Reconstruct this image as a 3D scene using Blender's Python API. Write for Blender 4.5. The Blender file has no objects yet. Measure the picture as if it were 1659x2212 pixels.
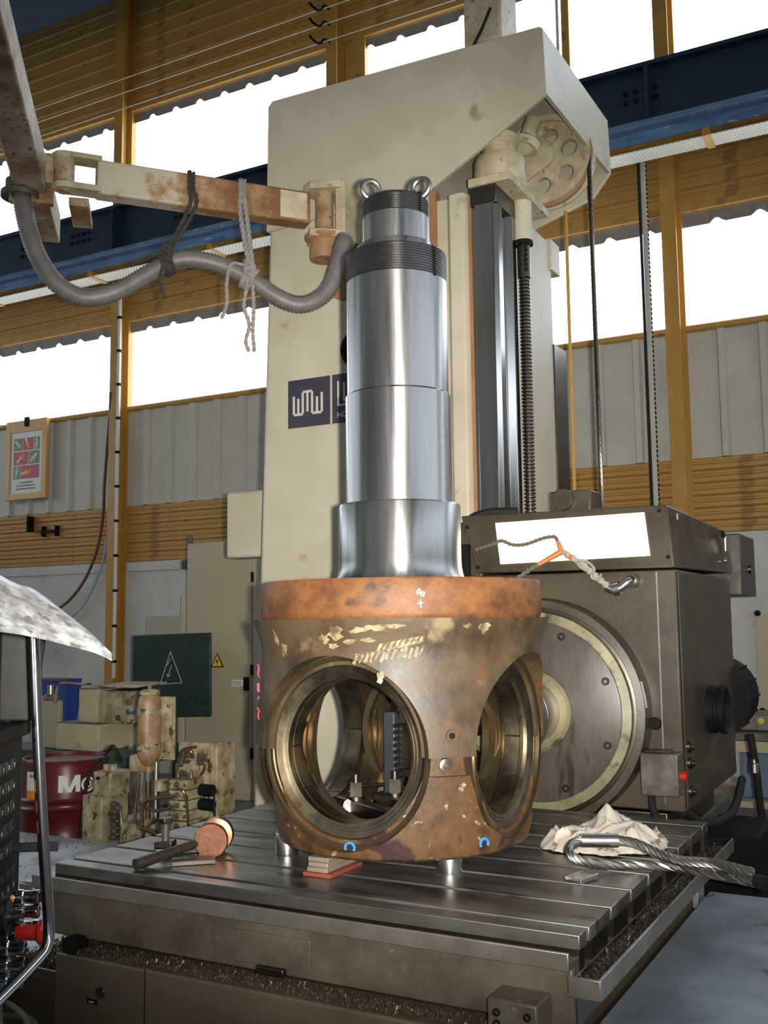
import bpy, bmesh, math, random
import numpy as np
from mathutils import Vector, Matrix
random.seed(7)
PI = math.pi
scene = bpy.context.scene
COL = scene.collection

# ------------------------------------------------------------------ camera
yaw, pitch, roll = math.radians(28.4), math.radians(6.2), math.radians(0.65)
FWD = Vector((-math.sin(yaw)*math.cos(pitch), math.cos(yaw)*math.cos(pitch), math.sin(pitch)))
R0 = Vector((math.cos(yaw), math.sin(yaw), 0)); U0 = R0.cross(FWD)
RGT = math.cos(roll)*R0 - math.sin(roll)*U0; UPV = RGT.cross(FWD)
CAMP = Vector((1.8586, -3.5670, 1.69))
cd = bpy.data.cameras.new('camera'); cam = bpy.data.objects.new('camera', cd); COL.objects.link(cam)
cd.sensor_fit = 'VERTICAL'; cd.sensor_height = 36; cd.sensor_width = 27; cd.lens = 36*2200/2212
cd.clip_start = .05; cd.clip_end = 200
m = Matrix((RGT, UPV, -FWD)).transposed().to_4x4(); m.translation = CAMP; cam.matrix_world = m
scene.camera = cam

# ------------------------------------------------------------------ light
w = bpy.data.worlds.new('sky'); scene.world = w; w.use_nodes = True
w.node_tree.nodes['Background'].inputs[0].default_value = (.80, .90, 1, 1)
w.node_tree.nodes['Background'].inputs[1].default_value = 3.0
fl = bpy.data.lights.new('camera_flash', 'SPOT'); fl.energy = 1750; fl.shadow_soft_size = .025; fl.color = (1, .965, .89)
fl.spot_size = math.radians(63); fl.spot_blend = 1.0
flo = bpy.data.objects.new('camera_flash', fl); COL.objects.link(flo)
mf = Matrix((RGT, UPV, -FWD)).transposed().to_4x4(); mf.translation = CAMP + RGT*.085 + UPV*.01; flo.matrix_world = mf
WINDOW_STRENGTH = 5.0
vs = scene.view_settings
vs.view_transform = 'Standard'; vs.look = 'None'; vs.exposure = 0.0; vs.gamma = 1.0; vs.use_curve_mapping = False

# ------------------------------------------------------------------ materials
MATS = {}
def mat(name, c1, c2=None, scale=6.0, rough=.5, metal=0.0, bump=0.0, spots=None, spot_scale=14.0, spot_at=.62,
        stretch=(1, 1, 1), emit=0.0, bump_scale=60.0, rough2=None, detail=6.0, coat=0.0, spots2=None, spot2_scale=40, spot2_at=.66, contrast=.22, spec=None):
    if name in MATS: return MATS[name]
    M = bpy.data.materials.new(name); M.use_nodes = True; nt = M.node_tree; N = nt.nodes; L = nt.links
    b = N['Principled BSDF']
    b.inputs['Roughness'].default_value = rough; b.inputs['Metallic'].default_value = metal
    if spec is not None: b.inputs['Specular IOR Level'].default_value = spec
    if coat: b.inputs['Coat Weight'].default_value = coat; b.inputs['Coat Roughness'].default_value = .25
    tc = N.new('ShaderNodeTexCoord'); mp = N.new('ShaderNodeMapping'); mp.inputs['Scale'].default_value = stretch
    L.new(tc.outputs['Object'], mp.inputs['Vector'])
    col = None
    if c2 is None:
        b.inputs['Base Color'].default_value = (*c1, 1)
    else:
        n = N.new('ShaderNodeTexNoise'); n.inputs['Scale'].default_value = scale; n.inputs['Detail'].default_value = detail
        n.inputs['Roughness'].default_value = .62
        L.new(mp.outputs[0], n.inputs['Vector'])
        r = N.new('ShaderNodeValToRGB'); r.color_ramp.elements[0].position = .5-contrast; r.color_ramp.elements[1].position = .5+contrast
        r.color_ramp.elements[0].color = (*c1, 1); r.color_ramp.elements[1].color = (*c2, 1)
        L.new(n.outputs[0], r.inputs[0]); col = r.outputs[0]
        if rough2 is not None:
            mr = N.new('ShaderNodeMapRange'); mr.inputs[1].default_value = .3; mr.inputs[2].default_value = .7
            mr.inputs[3].default_value = rough; mr.inputs[4].default_value = rough2
            L.new(n.outputs[0], mr.inputs[0]); L.new(mr.outputs[0], b.inputs['Roughness'])
        for sp, ss, sa in ((spots, spot_scale, spot_at), (spots2, spot2_scale, spot2_at)):
            if sp is None: continue
            n2 = N.new('ShaderNodeTexNoise'); n2.inputs['Scale'].default_value = ss; n2.inputs['Detail'].default_value = 5
            L.new(mp.outputs[0], n2.inputs['Vector'])
            r2 = N.new('ShaderNodeValToRGB'); r2.color_ramp.elements[0].position = sa; r2.color_ramp.elements[1].position = sa+.07
            L.new(n2.outputs[0], r2.inputs[0])
            mx = N.new('ShaderNodeMix'); mx.data_type = 'RGBA'
            L.new(r2.outputs[0], mx.inputs[0]); L.new(col, mx.inputs[6]); mx.inputs[7].default_value = (*sp, 1); col = mx.outputs[2]
        L.new(col, b.inputs['Base Color'])
    if emit:
        b.inputs['Emission Color'].default_value = (*c1, 1); b.inputs['Emission Strength'].default_value = emit
    if bump:
        n3 = N.new('ShaderNodeTexNoise'); n3.inputs['Scale'].default_value = bump_scale; n3.inputs['Detail'].default_value = 4
        L.new(mp.outputs[0], n3.inputs['Vector'])
        bp = N.new('ShaderNodeBump'); bp.inputs['Strength'].default_value = bump; bp.inputs['Distance'].default_value = .004
        L.new(n3.outputs[0], bp.inputs['Height']); L.new(bp.outputs[0], b.inputs['Normal'])
    MATS[name] = M
    return M

BEIGE = mat('beige_paint', (.44, .375, .265), (.59, .525, .41), 1.6, .48, bump=.06, spots=(.34, .26, .16), spot_scale=3.5, spot_at=.66, spots2=(.18, .13, .08), spot2_scale=28, spot2_at=.74)
BEIGE2 = mat('beige_paint_dirty', (.36, .28, .17), (.56, .48, .34), 7, .5, bump=.08, spots=(.30, .18, .08), spot_scale=16, spot_at=.62, contrast=.16)
ARMRUST = mat('rusted_beige_arm', (.25, .125, .05), (.50, .41, .29), 3.2, .6, bump=.12, spots=(.21, .10, .04), spot_scale=34, spot_at=.58, contrast=.10, detail=9)
STEEL = mat('polished_shaft_steel', (.26, .252, .245), (.54, .53, .515), 5, .22, 1.0, stretch=(2.6, 2.6, .14), bump=.02, bump_scale=30, rough2=.36, contrast=.15)
_nt = STEEL.node_tree; _tg = _nt.nodes.new('ShaderNodeTangent'); _tg.direction_type = 'RADIAL'; _tg.axis = 'Z'    # turned surface: marks run round the axis
_b = _nt.nodes['Principled BSDF']; _b.inputs['Anisotropic'].default_value = .75; _b.inputs['Anisotropic Rotation'].default_value = .25; _nt.links.new(_tg.outputs[0], _b.inputs['Tangent'])
STEELB = mat('bright_guide_steel', (.30, .285, .27), (.42, .405, .39), 4, .14, 1.0, stretch=(3, 3, .2), rough2=.26)
STEELD = mat('dark_oiled_steel', (.10, .085, .07), (.17, .145, .115), 6, .32, 1.0, bump=.05)
TABLE = mat('table_steel', (.165, .152, .132), (.31, .293, .265), 3.5, .28, .9, bump=.04, spots=(.11, .09, .07), spot_scale=5, spot_at=.60, rough2=.46, stretch=(.5, 2, 1), contrast=.16)
RIMM = mat('worn_rim_steel', (.25, .22, .18), (.40, .36, .31), 8, .35, .8, bump=.06)
FLANGE = mat('orange_rust', (.080, .027, .009), (.245, .098, .025), 5, .6, .0, bump=.3, spots=(.06, .027, .014), spot_scale=5, spot_at=.56, stretch=(1, 1, 1.4), contrast=.13, detail=10)
HUB = mat('oily_brown_hub', (.034, .021, .0105), (.086, .057, .028), 5, .44, .0, bump=.2, spots=(.19, .14, .072), spot_scale=5.5, spot_at=.63, rough2=.62, spots2=(.10, .044, .016), spot2_scale=9, spot2_at=.63, contrast=.13, detail=9)
HUBLOW = mat('pitted_rust_hub', (.044, .024, .012), (.150, .073, .025), 6, .48, .0, bump=.4, bump_scale=45, spots=(.36, .30, .20), spot_scale=30, spot_at=.64, spots2=(.036, .016, .014), spot2_scale=6, spot2_at=.57, contrast=.13, detail=9)
BRONZE = mat('bearing_bronze', (.155, .118, .072), (.28, .23, .155), 9, .30, 1.0, bump=.05, rough2=.46)
BRONZED = mat('dull_bronze', (.11, .077, .042), (.22, .16, .09), 9, .34, .9, bump=.08)
HEADP = mat('brown_machine_paint', (.041, .028, .0145), (.068, .049, .028), 4, .34, .0, bump=.10, coat=.12, spots=(.11, .09, .06), spot_scale=42, spot_at=.70, rough2=.48, contrast=.15)
HEADDISC = mat('brown_faceplate', (.052, .038, .030), (.100, .074, .060), 5, .4, .1, bump=.06, spots=(.034, .023, .017), spot_scale=5, spot_at=.60, stretch=(1.8, 1, .5), contrast=.15)
CREAM = mat('worn_cream_ring', (.16, .133, .076), (.28, .242, .146), 7, .42, .1, spots=(.085, .064, .036), spot_scale=10, spot_at=.58, contrast=.14)
TABSIDE = mat('brown_table_side', (.060, .046, .030), (.125, .100, .070), 5, .42, .1, bump=.12, spots=(.24, .21, .16), spot_scale=22, spot_at=.70, contrast=.15)
BEDP = mat('brown_bed_paint', (.078, .055, .032), (.118, .088, .054), 3, .48, bump=.08, spots=(.50, .42, .28), spot_scale=24, spot_at=.76)
YELLOW = mat('ochre_siding_paint', (.39, .205, .046), (.49, .27, .060), 3, .5, bump=.03, spots=(.29, .15, .04), spot_scale=3, spot_at=.60)
YELLOWP = mat('yellow_post_paint', (.40, .20, .035), (.47, .25, .045), 4, .42)
SHEETG = mat('grey_sheet_metal', (.44, .41, .345), (.54, .505, .435), 2, .5, .0, bump=.02)
SHEETD = mat('grey_sheet_edge', (.20, .18, .17), (.28, .25, .23), 4, .5)
PLASTER = mat('white_plaster', (.50, .48, .44), (.62, .60, .56), 2.5, .85, bump=.25, bump_scale=25, spots=(.36, .34, .30), spot_scale=4, spot_at=.66)
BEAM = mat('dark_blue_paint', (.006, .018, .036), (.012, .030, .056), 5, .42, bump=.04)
BEAML = mat('lit_worn_blue_flange', (.05, .13, .24), (.16, .26, .40), 10, .45, stretch=(.3, 1, 1), spots=(.4, .45, .5), spot_scale=20, spot_at=.64)  # paler than the web paint: light on the flange put into the colour
FLOORM = mat('grey_painted_steel_plate', (.28, .315, .36), (.48, .52, .57), 2.4, .26, .35, bump=.05, spots=(.15, .16, .18), spot_scale=6, spot_at=.62, rough2=.42)
CONC = mat('dark_concrete', (.09, .085, .08), (.16, .15, .14), 3, .6, bump=.1)
ROOFM = mat('roof_sheet', (.22, .22, .22), (.30, .30, .29), 2, .7)
BLACK = mat('black_paint', (.006, .0055, .0055), (.012, .011, .011), 10, .6, spec=.12)
BLACKR = mat('black_rubber', (.010, .010, .010), (.02, .019, .018), 20, .65, bump=.05, spec=.2)
GREYT = mat('grey_corrugated_hose', (.125, .11, .10), (.20, .18, .165), 12, .5, .1)
CHROME = mat('chrome', (.72, .72, .74), (.6, .6, .62), 8, .1, 1.0)
GALV = mat('galvanised_steel', (.45, .44, .42), (.58, .57, .55), 14, .3, 1.0)
ALU = mat('dirty_bright_sheet', (.15, .145, .14), (.38, .37, .36), 16, .30, .35, stretch=(3, 1.2, 3), spots=(.10, .092, .085), spot_scale=18, spot_at=.57, bump=.08, contrast=.13)
RUSTP = mat('orange_rust_casting', (.26, .12, .05), (.36, .19, .085), 7, .6, bump=.15)
RED = mat('dark_red_drum_paint', (.095, .008, .010), (.125, .012, .014), 4, .32, bump=.03)
WHITEP = mat('white_print', (.72, .72, .70))
GREENB = mat('dark_green_board', (.006, .018, .013), (.011, .029, .021), 6, .55)
CHALK = mat('chalk', (.62, .63, .60), rough=.9)
TAN = mat('tan_cabinet_paint', (.45, .37, .23), (.55, .46, .30), 4, .5, bump=.04, spots=(.28, .2, .1), spot_scale=10, spot_at=.66)
HYD = mat('oily_beige_hydraulics', (.20, .145, .075), (.46, .38, .25), 8, .42, bump=.1, spots=(.08, .05, .022), spot_scale=14, spot_at=.57, contrast=.14)
HYDD = mat('grimy_grey_metal', (.075, .064, .050), (.18, .16, .13), 10, .42, .4, bump=.08, contrast=.15)
PIPE = mat('oily_copper_pipe', (.10, .06, .03), (.26, .17, .085), 10, .34, .7)
CAB = mat('khaki_cabinet_paint', (.36, .32, .21), (.42, .375, .25), 2, .5)
COPPER = mat('copper', (.28, .125, .078), (.44, .22, .14), 14, .4, 1.0, bump=.12)
WOODD = mat('dark_oily_handle', (.018, .013, .010), (.045, .032, .022), 12, .4, stretch=(1, 6, 1))
RAG = mat('dirty_white_cloth', (.44, .38, .31), (.64, .57, .49), 9, .85, bump=.2, spots=(.20, .15, .10), spot_scale=16, spot_at=.60)
ROPEG = mat('grey_rope', (.22, .19, .17), (.36, .32, .29), 40, .85, bump=.3, bump_scale=200)
ROPEB = mat('black_rope', (.025, .022, .02), (.06, .05, .045), 40, .85, bump=.3, bump_scale=200)
WIRE = mat('wire_rope_steel', (.27, .255, .23), (.42, .40, .37), 20, .42, 1.0)
CABLE = mat('brown_cable', (.10, .04, .025), (.14, .06, .04), 10, .5)
WOOD = mat('pine_frame', (.58, .31, .09), (.68, .40, .13), 8, .45, stretch=(1, 1, 5))
PAPER = mat('poster_paper', (.74, .68, .62), (.78, .73, .68), 5, .5)
PINK = mat('pink_chalk', (.75, .06, .12), rough=.8)
BLUEM = mat('blue_chalk', (.03, .22, .60), rough=.8)
REDB = mat('red_button', (.52, .02, .015), (.42, .02, .015), 5, .3)
ORANGE = mat('orange_key', (.85, .25, .02), rough=.5)
BLUEB = mat('blue_bin', (.02, .06, .30), (.03, .08, .36), 4, .45)
YELSIGN = mat('yellow_sign', (.72, .48, .03), rough=.5)
GREENP = mat('poster_green', (.10, .26, .08)); CRIM = mat('poster_crimson', (.50, .045, .10)); YELG = mat('poster_yellow', (.80, .42, .02)); SKIN = mat('poster_skin', (.74, .58, .48))
LOGOD = mat('logo_navy', (.035, .032, .05), (.05, .046, .068), 10, .5)
LOGOL = mat('logo_cream', (.56, .52, .45))
SCRM = mat('screen_bezel', (.018, .022, .03), (.025, .03, .04), 4, .3)
CHIPM = mat('bronze_steel_chips', (.10, .07, .04), (.26, .21, .15), 30, .4, .6)
CHIPD = mat('dark_oily_chips', (.05, .04, .033), (.16, .145, .13), 30, .35, .8)
WINM = mat('daylit_translucent_sheet', (.78, .89, 1.0), rough=.4, emit=WINDOW_STRENGTH)
LAMPM = mat('lamp_diffuser', (1.0, .93, .74), rough=.4, emit=2.6)

THREAD = mat('dark_thread_steel', (.13, .125, .12), (.24, .235, .225), 8, .3, 1.0)
def mesh_perf():
    # perforated cable tray: fine rows of dark slots, too small to model singly
    M = bpy.data.materials.new('perforated_tray'); M.use_nodes = True; nt = M.node_tree; N = nt.nodes; L = nt.links
    b = N['Principled BSDF']; tc = N.new('ShaderNodeTexCoord'); br = N.new('ShaderNodeTexBrick')
    br.inputs['Color1'].default_value = (.16, .14, .10, 1); br.inputs['Color2'].default_value = (.2, .17, .12, 1); br.inputs['Mortar'].default_value = (.62, .58, .47, 1)
    br.inputs['Scale'].default_value = 1; br.inputs['Brick Width'].default_value = .05; br.inputs['Row Height'].default_value = .03; br.inputs['Mortar Size'].default_value = .009
    L.new(tc.outputs['Object'], br.inputs['Vector']); L.new(br.outputs[0], b.inputs['Base Color']); return M
PERF = mesh_perf()

def arm_mat():
    M = bpy.data.materials.new('arm_paint_rusting_towards_column'); M.use_nodes = True; nt = M.node_tree; N = nt.nodes; L = nt.links
    b = N['Principled BSDF']; b.inputs['Roughness'].default_value = .6
    tc = N.new('ShaderNodeTexCoord'); sx_ = N.new('ShaderNodeSeparateXYZ'); L.new(tc.outputs['Object'], sx_.inputs[0])
    mr = N.new('ShaderNodeMapRange'); mr.inputs[1].default_value = -.75; mr.inputs[2].default_value = -.35; mr.inputs[3].default_value = -.16; mr.inputs[4].default_value = .17; L.new(sx_.outputs[0], mr.inputs[0])
    n = N.new('ShaderNodeTexNoise'); n.inputs['Scale'].default_value = 7; n.inputs['Detail'].default_value = 10; n.inputs['Roughness'].default_value = .7; L.new(tc.outputs['Object'], n.inputs['Vector'])
    ad = N.new('ShaderNodeMath'); ad.operation = 'ADD'; L.new(n.outputs[0], ad.inputs[0]); L.new(mr.outputs[0], ad.inputs[1])
    r = N.new('ShaderNodeValToRGB'); e = r.color_ramp.elements; e[0].position = .42; e[0].color = (.52, .44, .33, 1); e[1].position = .72; e[1].color = (.20, .085, .03, 1)
    k = r.color_ramp.elements.new(.54); k.color = (.34, .20, .09, 1)
    L.new(ad.outputs[0], r.inputs[0]); L.new(r.outputs[0], b.inputs['Base Color'])
    bp = N.new('ShaderNodeBump'); bp.inputs['Strength'].default_value = .2; bp.inputs['Distance'].default_value = .004; L.new(n.outputs[0], bp.inputs['Height']); L.new(bp.outputs[0], b.inputs['Normal'])
    return M
ARMB = arm_mat()

# ------------------------------------------------------------------ mesh helpers
def V(*a): return Vector(a)
class MB:
    def __init__(s): s.v = []; s.f = []
    def add(s, vs, fs):
        o = len(s.v); s.v += [tuple(p) for p in vs]; s.f += [tuple(i+o for i in f) for f in fs]; return s
    def box(s, x0, x1, y0, y1, z0, z1):
        return s.add([(x, y, z) for x in (x0, x1) for y in (y0, y1) for z in (z0, z1)],
                     [(0, 1, 3, 2), (4, 6, 7, 5), (0, 4, 5, 1), (2, 3, 7, 6), (0, 2, 6, 4), (1, 5, 7, 3)])
    def obox(s, c, size, ax=None, az=None):
        # box of size (a,b,c) centred at c; ax = direction of its a axis, az = direction of its c axis
        ax = Vector(ax or (1, 0, 0)).normalized(); az = Vector(az or (0, 0, 1)); ay = az.cross(ax).normalized(); az = ax.cross(ay).normalized()
        c = Vector(c); h = [d/2 for d in size]
        return s.add([c + ax*(i*h[0]) + ay*(j*h[1]) + az*(k*h[2]) for i in (-1, 1) for j in (-1, 1) for k in (-1, 1)],
                     [(0, 1, 3, 2), (4, 6, 7, 5), (0, 4, 5, 1), (2, 3, 7, 6), (0, 2, 6, 4), (1, 5, 7, 3)])
    def lathe(s, prof, o=(0, 0, 0), axis=(0, 0, 1), n=32, a0=0, a1=2*PI):
        ax = Vector(axis).normalized(); t = Vector((1, 0, 0)) if abs(ax.x) < .9 else Vector((0, 1, 0))
        u = (t - ax*t.dot(ax)).normalized(); w_ = ax.cross(u); o = Vector(o)
        full = abs(a1-a0-2*PI) < 1e-6; cnt = n if full else n+1
        vs = []; fs = []; k = len(prof)
        for i in range(cnt):
            a = a0+(a1-a0)*i/n; d = u*math.cos(a)+w_*math.sin(a)
            vs += [o+d*r+ax*h for r, h in prof]
        for i in range(n):
            j = (i+1) % cnt
            for q in range(k-1):
                if prof[q][0] < 1e-9 and prof[q+1][0] < 1e-9: continue
                f = [i*k+q, j*k+q, j*k+q+1, i*k+q+1]
                if prof[q][0] < 1e-9: f = [i*k+q, j*k+q+1, i*k+q+1]
                elif prof[q+1][0] < 1e-9: f = [i*k+q, j*k+q, i*k+q+1]
                fs.append(f)
        return s.add(vs, fs)
    def cyl(s, p0, p1, r0, r1=None, n=20, cap=True):
        p0 = Vector(p0); p1 = Vector(p1); r1 = r0 if r1 is None else r1; h = (p1-p0).length
        pr = [(r0, 0), (r1, h)]
        if cap: pr = [(0, 0)]+pr+[(0, h)]
        return s.lathe(pr, p0, p1-p0, n)
    def ring(s, p0, p1, ri, ro, n=40):
        p0 = Vector(p0); p1 = Vector(p1); h = (p1-p0).length
        return s.lathe([(ri, 0), (ro, 0), (ro, h), (ri, h), (ri, 0)], p0, p1-p0, n)
    def tube(s, pts, r, n=8, cap=True, rib=None):
        pts = [Vector(p) for p in pts]; vs = []; fs = []
        t0 = (pts[1]-pts[0]).normalized(); up = Vector((0, 0, 1)) if abs(t0.z) < .9 else Vector((1, 0, 0))
        u = (up-t0*up.dot(t0)).normalized()
        for i, p in enumerate(pts):
            t = (pts[min(i+1, len(pts)-1)]-pts[max(i-1, 0)]).normalized()
            u = (u-t*u.dot(t)).normalized(); w_ = t.cross(u)
            rr = r[i] if isinstance(r, (list, tuple)) else r
            if rib and i % 2: rr *= rib
            vs += [p+(u*math.cos(2*PI*k/n)+w_*math.sin(2*PI*k/n))*rr for k in range(n)]
        for i in range(len(pts)-1):
            for k in range(n): fs.append((i*n+k, i*n+(k+1) % n, (i+1)*n+(k+1) % n, (i+1)*n+k))
        if cap: fs += [tuple(range(n))[::-1], tuple((len(pts)-1)*n+k for k in range(n))]
        return s.add(vs, fs)
    def prism(s, poly, vec):
        # polygon (3D points) extruded by vec
        poly = [Vector(p) for p in poly]; vec = Vector(vec); n = len(poly)
        return s.add(poly+[p+vec for p in poly], [tuple(range(n))[::-1], tuple(range(n, 2*n))]+[(i, (i+1) % n, n+(i+1) % n, n+i) for i in range(n)])
    def sphere(s, c, r, n=12, sc=(1, 1, 1)):
        c = Vector(c); vs = []; fs = []; mrow = n//2
        for i in range(mrow+1):
            th = PI*i/mrow
            for k in range(n):
                a = 2*PI*k/n; vs.append(c+Vector((math.sin(th)*math.cos(a)*r*sc[0], math.sin(th)*math.sin(a)*r*sc[1], math.cos(th)*r*sc[2])))
        for i in range(mrow):
            for k in range(n): fs.append((i*n+k, (i+1)*n+k, (i+1)*n+(k+1) % n, i*n+(k+1) % n))
        return s.add(vs, fs)
    def mesh(s, name, off=(0, 0, 0), fix=True):
        me = bpy.data.meshes.new(name); o = Vector(off)
        me.from_pydata([Vector(p)-o for p in s.v], [], s.f); me.update()
        bm = bmesh.new(); bm.from_mesh(me)
        if fix:
            bmesh.ops.remove_doubles(bm, verts=bm.verts, dist=1e-5); bmesh.ops.recalc_face_normals(bm, faces=bm.faces)
        bm.to_mesh(me); bm.free()
        return me
    def build(s, name, material, parent=None, bevel=0, smooth=True, angle=35, off=None, seg=2):
        if off is None: off = root_loc(parent) if parent else (0, 0, 0)
        me = s.mesh(name, off); return finish(name, me, material, parent, bevel, smooth, angle, seg, None if parent else off)

def root_loc(o):
    while o.parent: o = o.parent
    return o.location.copy()
def finish(name, me, material, parent=None, bevel=0, smooth=True, angle=35, seg=2, loc=None):
    me.materials.clear(); me.materials.append(material)
    if smooth:
        me.polygons.foreach_set('use_smooth', [True]*len(me.polygons)); me.set_sharp_from_angle(angle=math.radians(angle))
    o = bpy.data.objects.new(name, me); COL.objects.link(o)
    if parent: o.parent = parent
    elif loc is not None: o.location = loc
    if bevel:
        b = o.modifiers.new('bevel', 'BEVEL'); b.width = bevel; b.segments = seg; b.limit_method = 'ANGLE'; b.angle_limit = math.radians(40)
        b.harden_normals = False
    return o
def tag(o, label=None, cat=None, group=None, kind=None):
    if label: o['label'] = label
    if cat: o['category'] = cat
    if group: o['group'] = group
    if kind: o['kind'] = kind
    return o
def thing(name, loc, label, cat, group=None, kind=None):
    o = bpy.data.objects.new(name, None); o.empty_display_size = .1; COL.objects.link(o); o.location = loc
    return tag(o, label, cat, group, kind)
def copy_part(o, parent, dloc):
    c = o.copy(); COL.objects.link(c); c.parent = parent; c.location = Vector(o.location)+Vector(dloc); return c
def spline(pts, n=8, closed=False):
    P = [Vector(p) for p in pts]; out = []; L = len(P)
    rng = range(L) if closed else range(L-1)
    for i in rng:
        if closed: a, b, c, d = P[i-1], P[i], P[(i+1) % L], P[(i+2) % L]
        else: a, b, c, d = P[max(i-1, 0)], P[i], P[i+1], P[min(i+2, L-1)]
        for k in range(n):
            t = k/n
            out.append(.5*((2*b)+(c-a)*t+(2*a-5*b+4*c-d)*t*t+(3*b-a-3*c+d)*t**3))
    if not closed: out.append(P[-1])
    return out
def resample(pts, step):
    out = [Vector(pts[0])]; acc = 0
    for a, b in zip(pts, pts[1:]):
        a = Vector(a); b = Vector(b); L = (b-a).length
        if L < 1e-9: continue
        pos = step-acc
        while pos <= L:
            out.append(a+(b-a)*(pos/L)); pos += step
        acc = (acc+L) % step
    return out
def boolean(target_me, cutters, name, op='DIFFERENCE'):
    o = bpy.data.objects.new('tmp', target_me); COL.objects.link(o); tmp = [o]
    for c in cutters:
        co = bpy.data.objects.new('tmpc', c); COL.objects.link(co); tmp.append(co)
        md = o.modifiers.new('b', 'BOOLEAN'); md.operation = op; md.solver = 'EXACT'; md.object = co
    dg = bpy.context.evaluated_depsgraph_get(); dg.update()
    me = bpy.data.meshes.new_from_object(o.evaluated_get(dg)); me.name = name
    for t in tmp: bpy.data.objects.remove(t, do_unlink=True)
    return me
def text_mesh(body, size, extrude=.0008, bold=0):
    cu = bpy.data.curves.new('txt', 'FONT'); cu.body = body; cu.size = size; cu.extrude = extrude; cu.offset = bold; cu.resolution_u = 4
    o = bpy.data.objects.new('txt', cu); COL.objects.link(o)
    dg = bpy.context.evaluated_depsgraph_get(); dg.update()
    me = bpy.data.meshes.new_from_object(o.evaluated_get(dg))
    bpy.data.objects.remove(o, do_unlink=True); bpy.data.curves.remove(cu)
    return me
def text_on(body, size, origin, ux, uz, name, material, parent, extrude=.0008, bold=0, center=False):
    me = text_mesh(body, size, extrude, bold)
    ux = Vector(ux).normalized(); uz = Vector(uz).normalized(); n = ux.cross(uz); o = Vector(origin)-root_loc(parent)
    xs = [v.co.x for v in me.vertices]; dx = (max(xs)+min(xs))/2 if center else 0
    for v in me.vertices: v.co = o+ux*(v.co.x-dx)+uz*v.co.y+n*v.co.z
    me.update()
    return finish(name, me, material, parent, smooth=False)
def bolt_head(mb, p, axis, r, h, hexa=True):
    p = Vector(p); a = Vector(axis).normalized(); return mb.cyl(p, p+a*h, r, n=6 if hexa else 14)

# ================================================================== THE HALL
WY = 7.0
floor = MB().box(-16, 10, -9, WY+.2, -.3, 0).build('floor', CONC); tag(floor, 'dark concrete workshop floor', 'floor', kind='structure')
ceil = MB().box(-16, 10, -9, WY+.2, 11.2, 11.4).build('ceiling', ROOFM); tag(ceil, 'grey roof sheeting high above the machine', 'ceiling', kind='structure')

# raised steel floor plates round the machine
pl = thing('floor_plate', (-3.6, -.4, 0), 'raised grey steel floor plate with scattered chips left of the machine table', 'floor plate', 'raised plates around the machine', 'structure')
MB().box(-6.2, -1.35, -1.6, 1.09, .36, .42).build('plate', FLOORM, pl, .006)
MB().box(-6.2, -1.35, 1.0, 1.06, 0, .36).build('support', CONC, pl)
pr_ = thing('floor_plate', (2.3, -.4, 0), 'raised blue grey steel floor plate right of the machine table', 'floor plate', 'raised plates around the machine', 'structure')
MB().box(.83, 4.2, -3.0, 1.5, .36, .42).build('plate', FLOORM, pr_, .006)
MB().box(.83, 4.2, 1.40, 1.46, 0, .36).build('support', CONC, pr_)
MB().box(.62, .80, 1.40, 1.54, .36, .44).build('stop_plate', FLOORM, pr_, .004)

wall = thing('wall_back', (0, WY, 0), 'tall workshop wall of plaster, ochre siding and grey corrugated sheet', 'wall', kind='structure')
POSTS = [-11.8, -7.97, -4.43, -.36, 3.6, 7.5]
PW = .18
# plaster base
MB().box(-16, 10, WY, WY+.2, 0, 2.55).build('plaster_base', PLASTER, wall)
for z0, z1 in ((2.55, 4.68), (5.98, 7.28), (9.08, 11.2)): MB().box(-16, 10, WY+.07, WY+.2, z0, z1).build('backing_wall', SHEETD, wall)
MB().box(-16, -8.1, WY-.03, WY, 2.42, 2.55).build('plaster_ledge', PLASTER, wall, .004)
MB().box(-7.8, -6.9, WY-.06, WY, 2.42, 2.54).build('plaster_ledge', PLASTER, wall, .006)
MB().box(-6.88, -5.3, WY-.03, WY, 2.42, 2.54).build('dark_strip', mat('dark_wall_strip', (.05, .05, .055), (.09, .09, .095), 6, .7), wall, .004)  # thin dark strip standing proud of the plaster
def plank_mesh(L, h, name):
    # ribbed siding board: flat face, a raised rib and an undercut joint
    pr = [(0, 0), (-.022, .012), (-.022, h*.42), (-.036, h*.50), (-.036, h*.62), (-.022, h*.70), (-.022, h-.012), (-.004, h-.004), (0, h)]
    mb = MB(); mb.prism([(0, y, z) for y, z in pr]+[(0, .03, h), (0, .03, 0)], (L, 0, 0)); return mb.mesh(name)
def plank_rows(z0, z1, n, name='siding_board'):
    h = (z1-z0)/n
    for a, b in zip(POSTS, POSTS[1:]):
        x0, x1 = a+PW/2, b-PW/2
        me = plank_mesh(x1-x0, h, name)
        for k in range(n):
            o = finish(name, me, YELLOW, wall, angle=20) if k == 0 else bpy.data.objects.new(name, me)
            if k: COL.objects.link(o); o.parent = wall
            o.location = (x0, 0, z0+k*h)
plank_rows(2.55, 3.32, 6)
plank_rows(5.98, 7.30, 7)
plank_rows(9.08, 11.2, 10)
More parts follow.
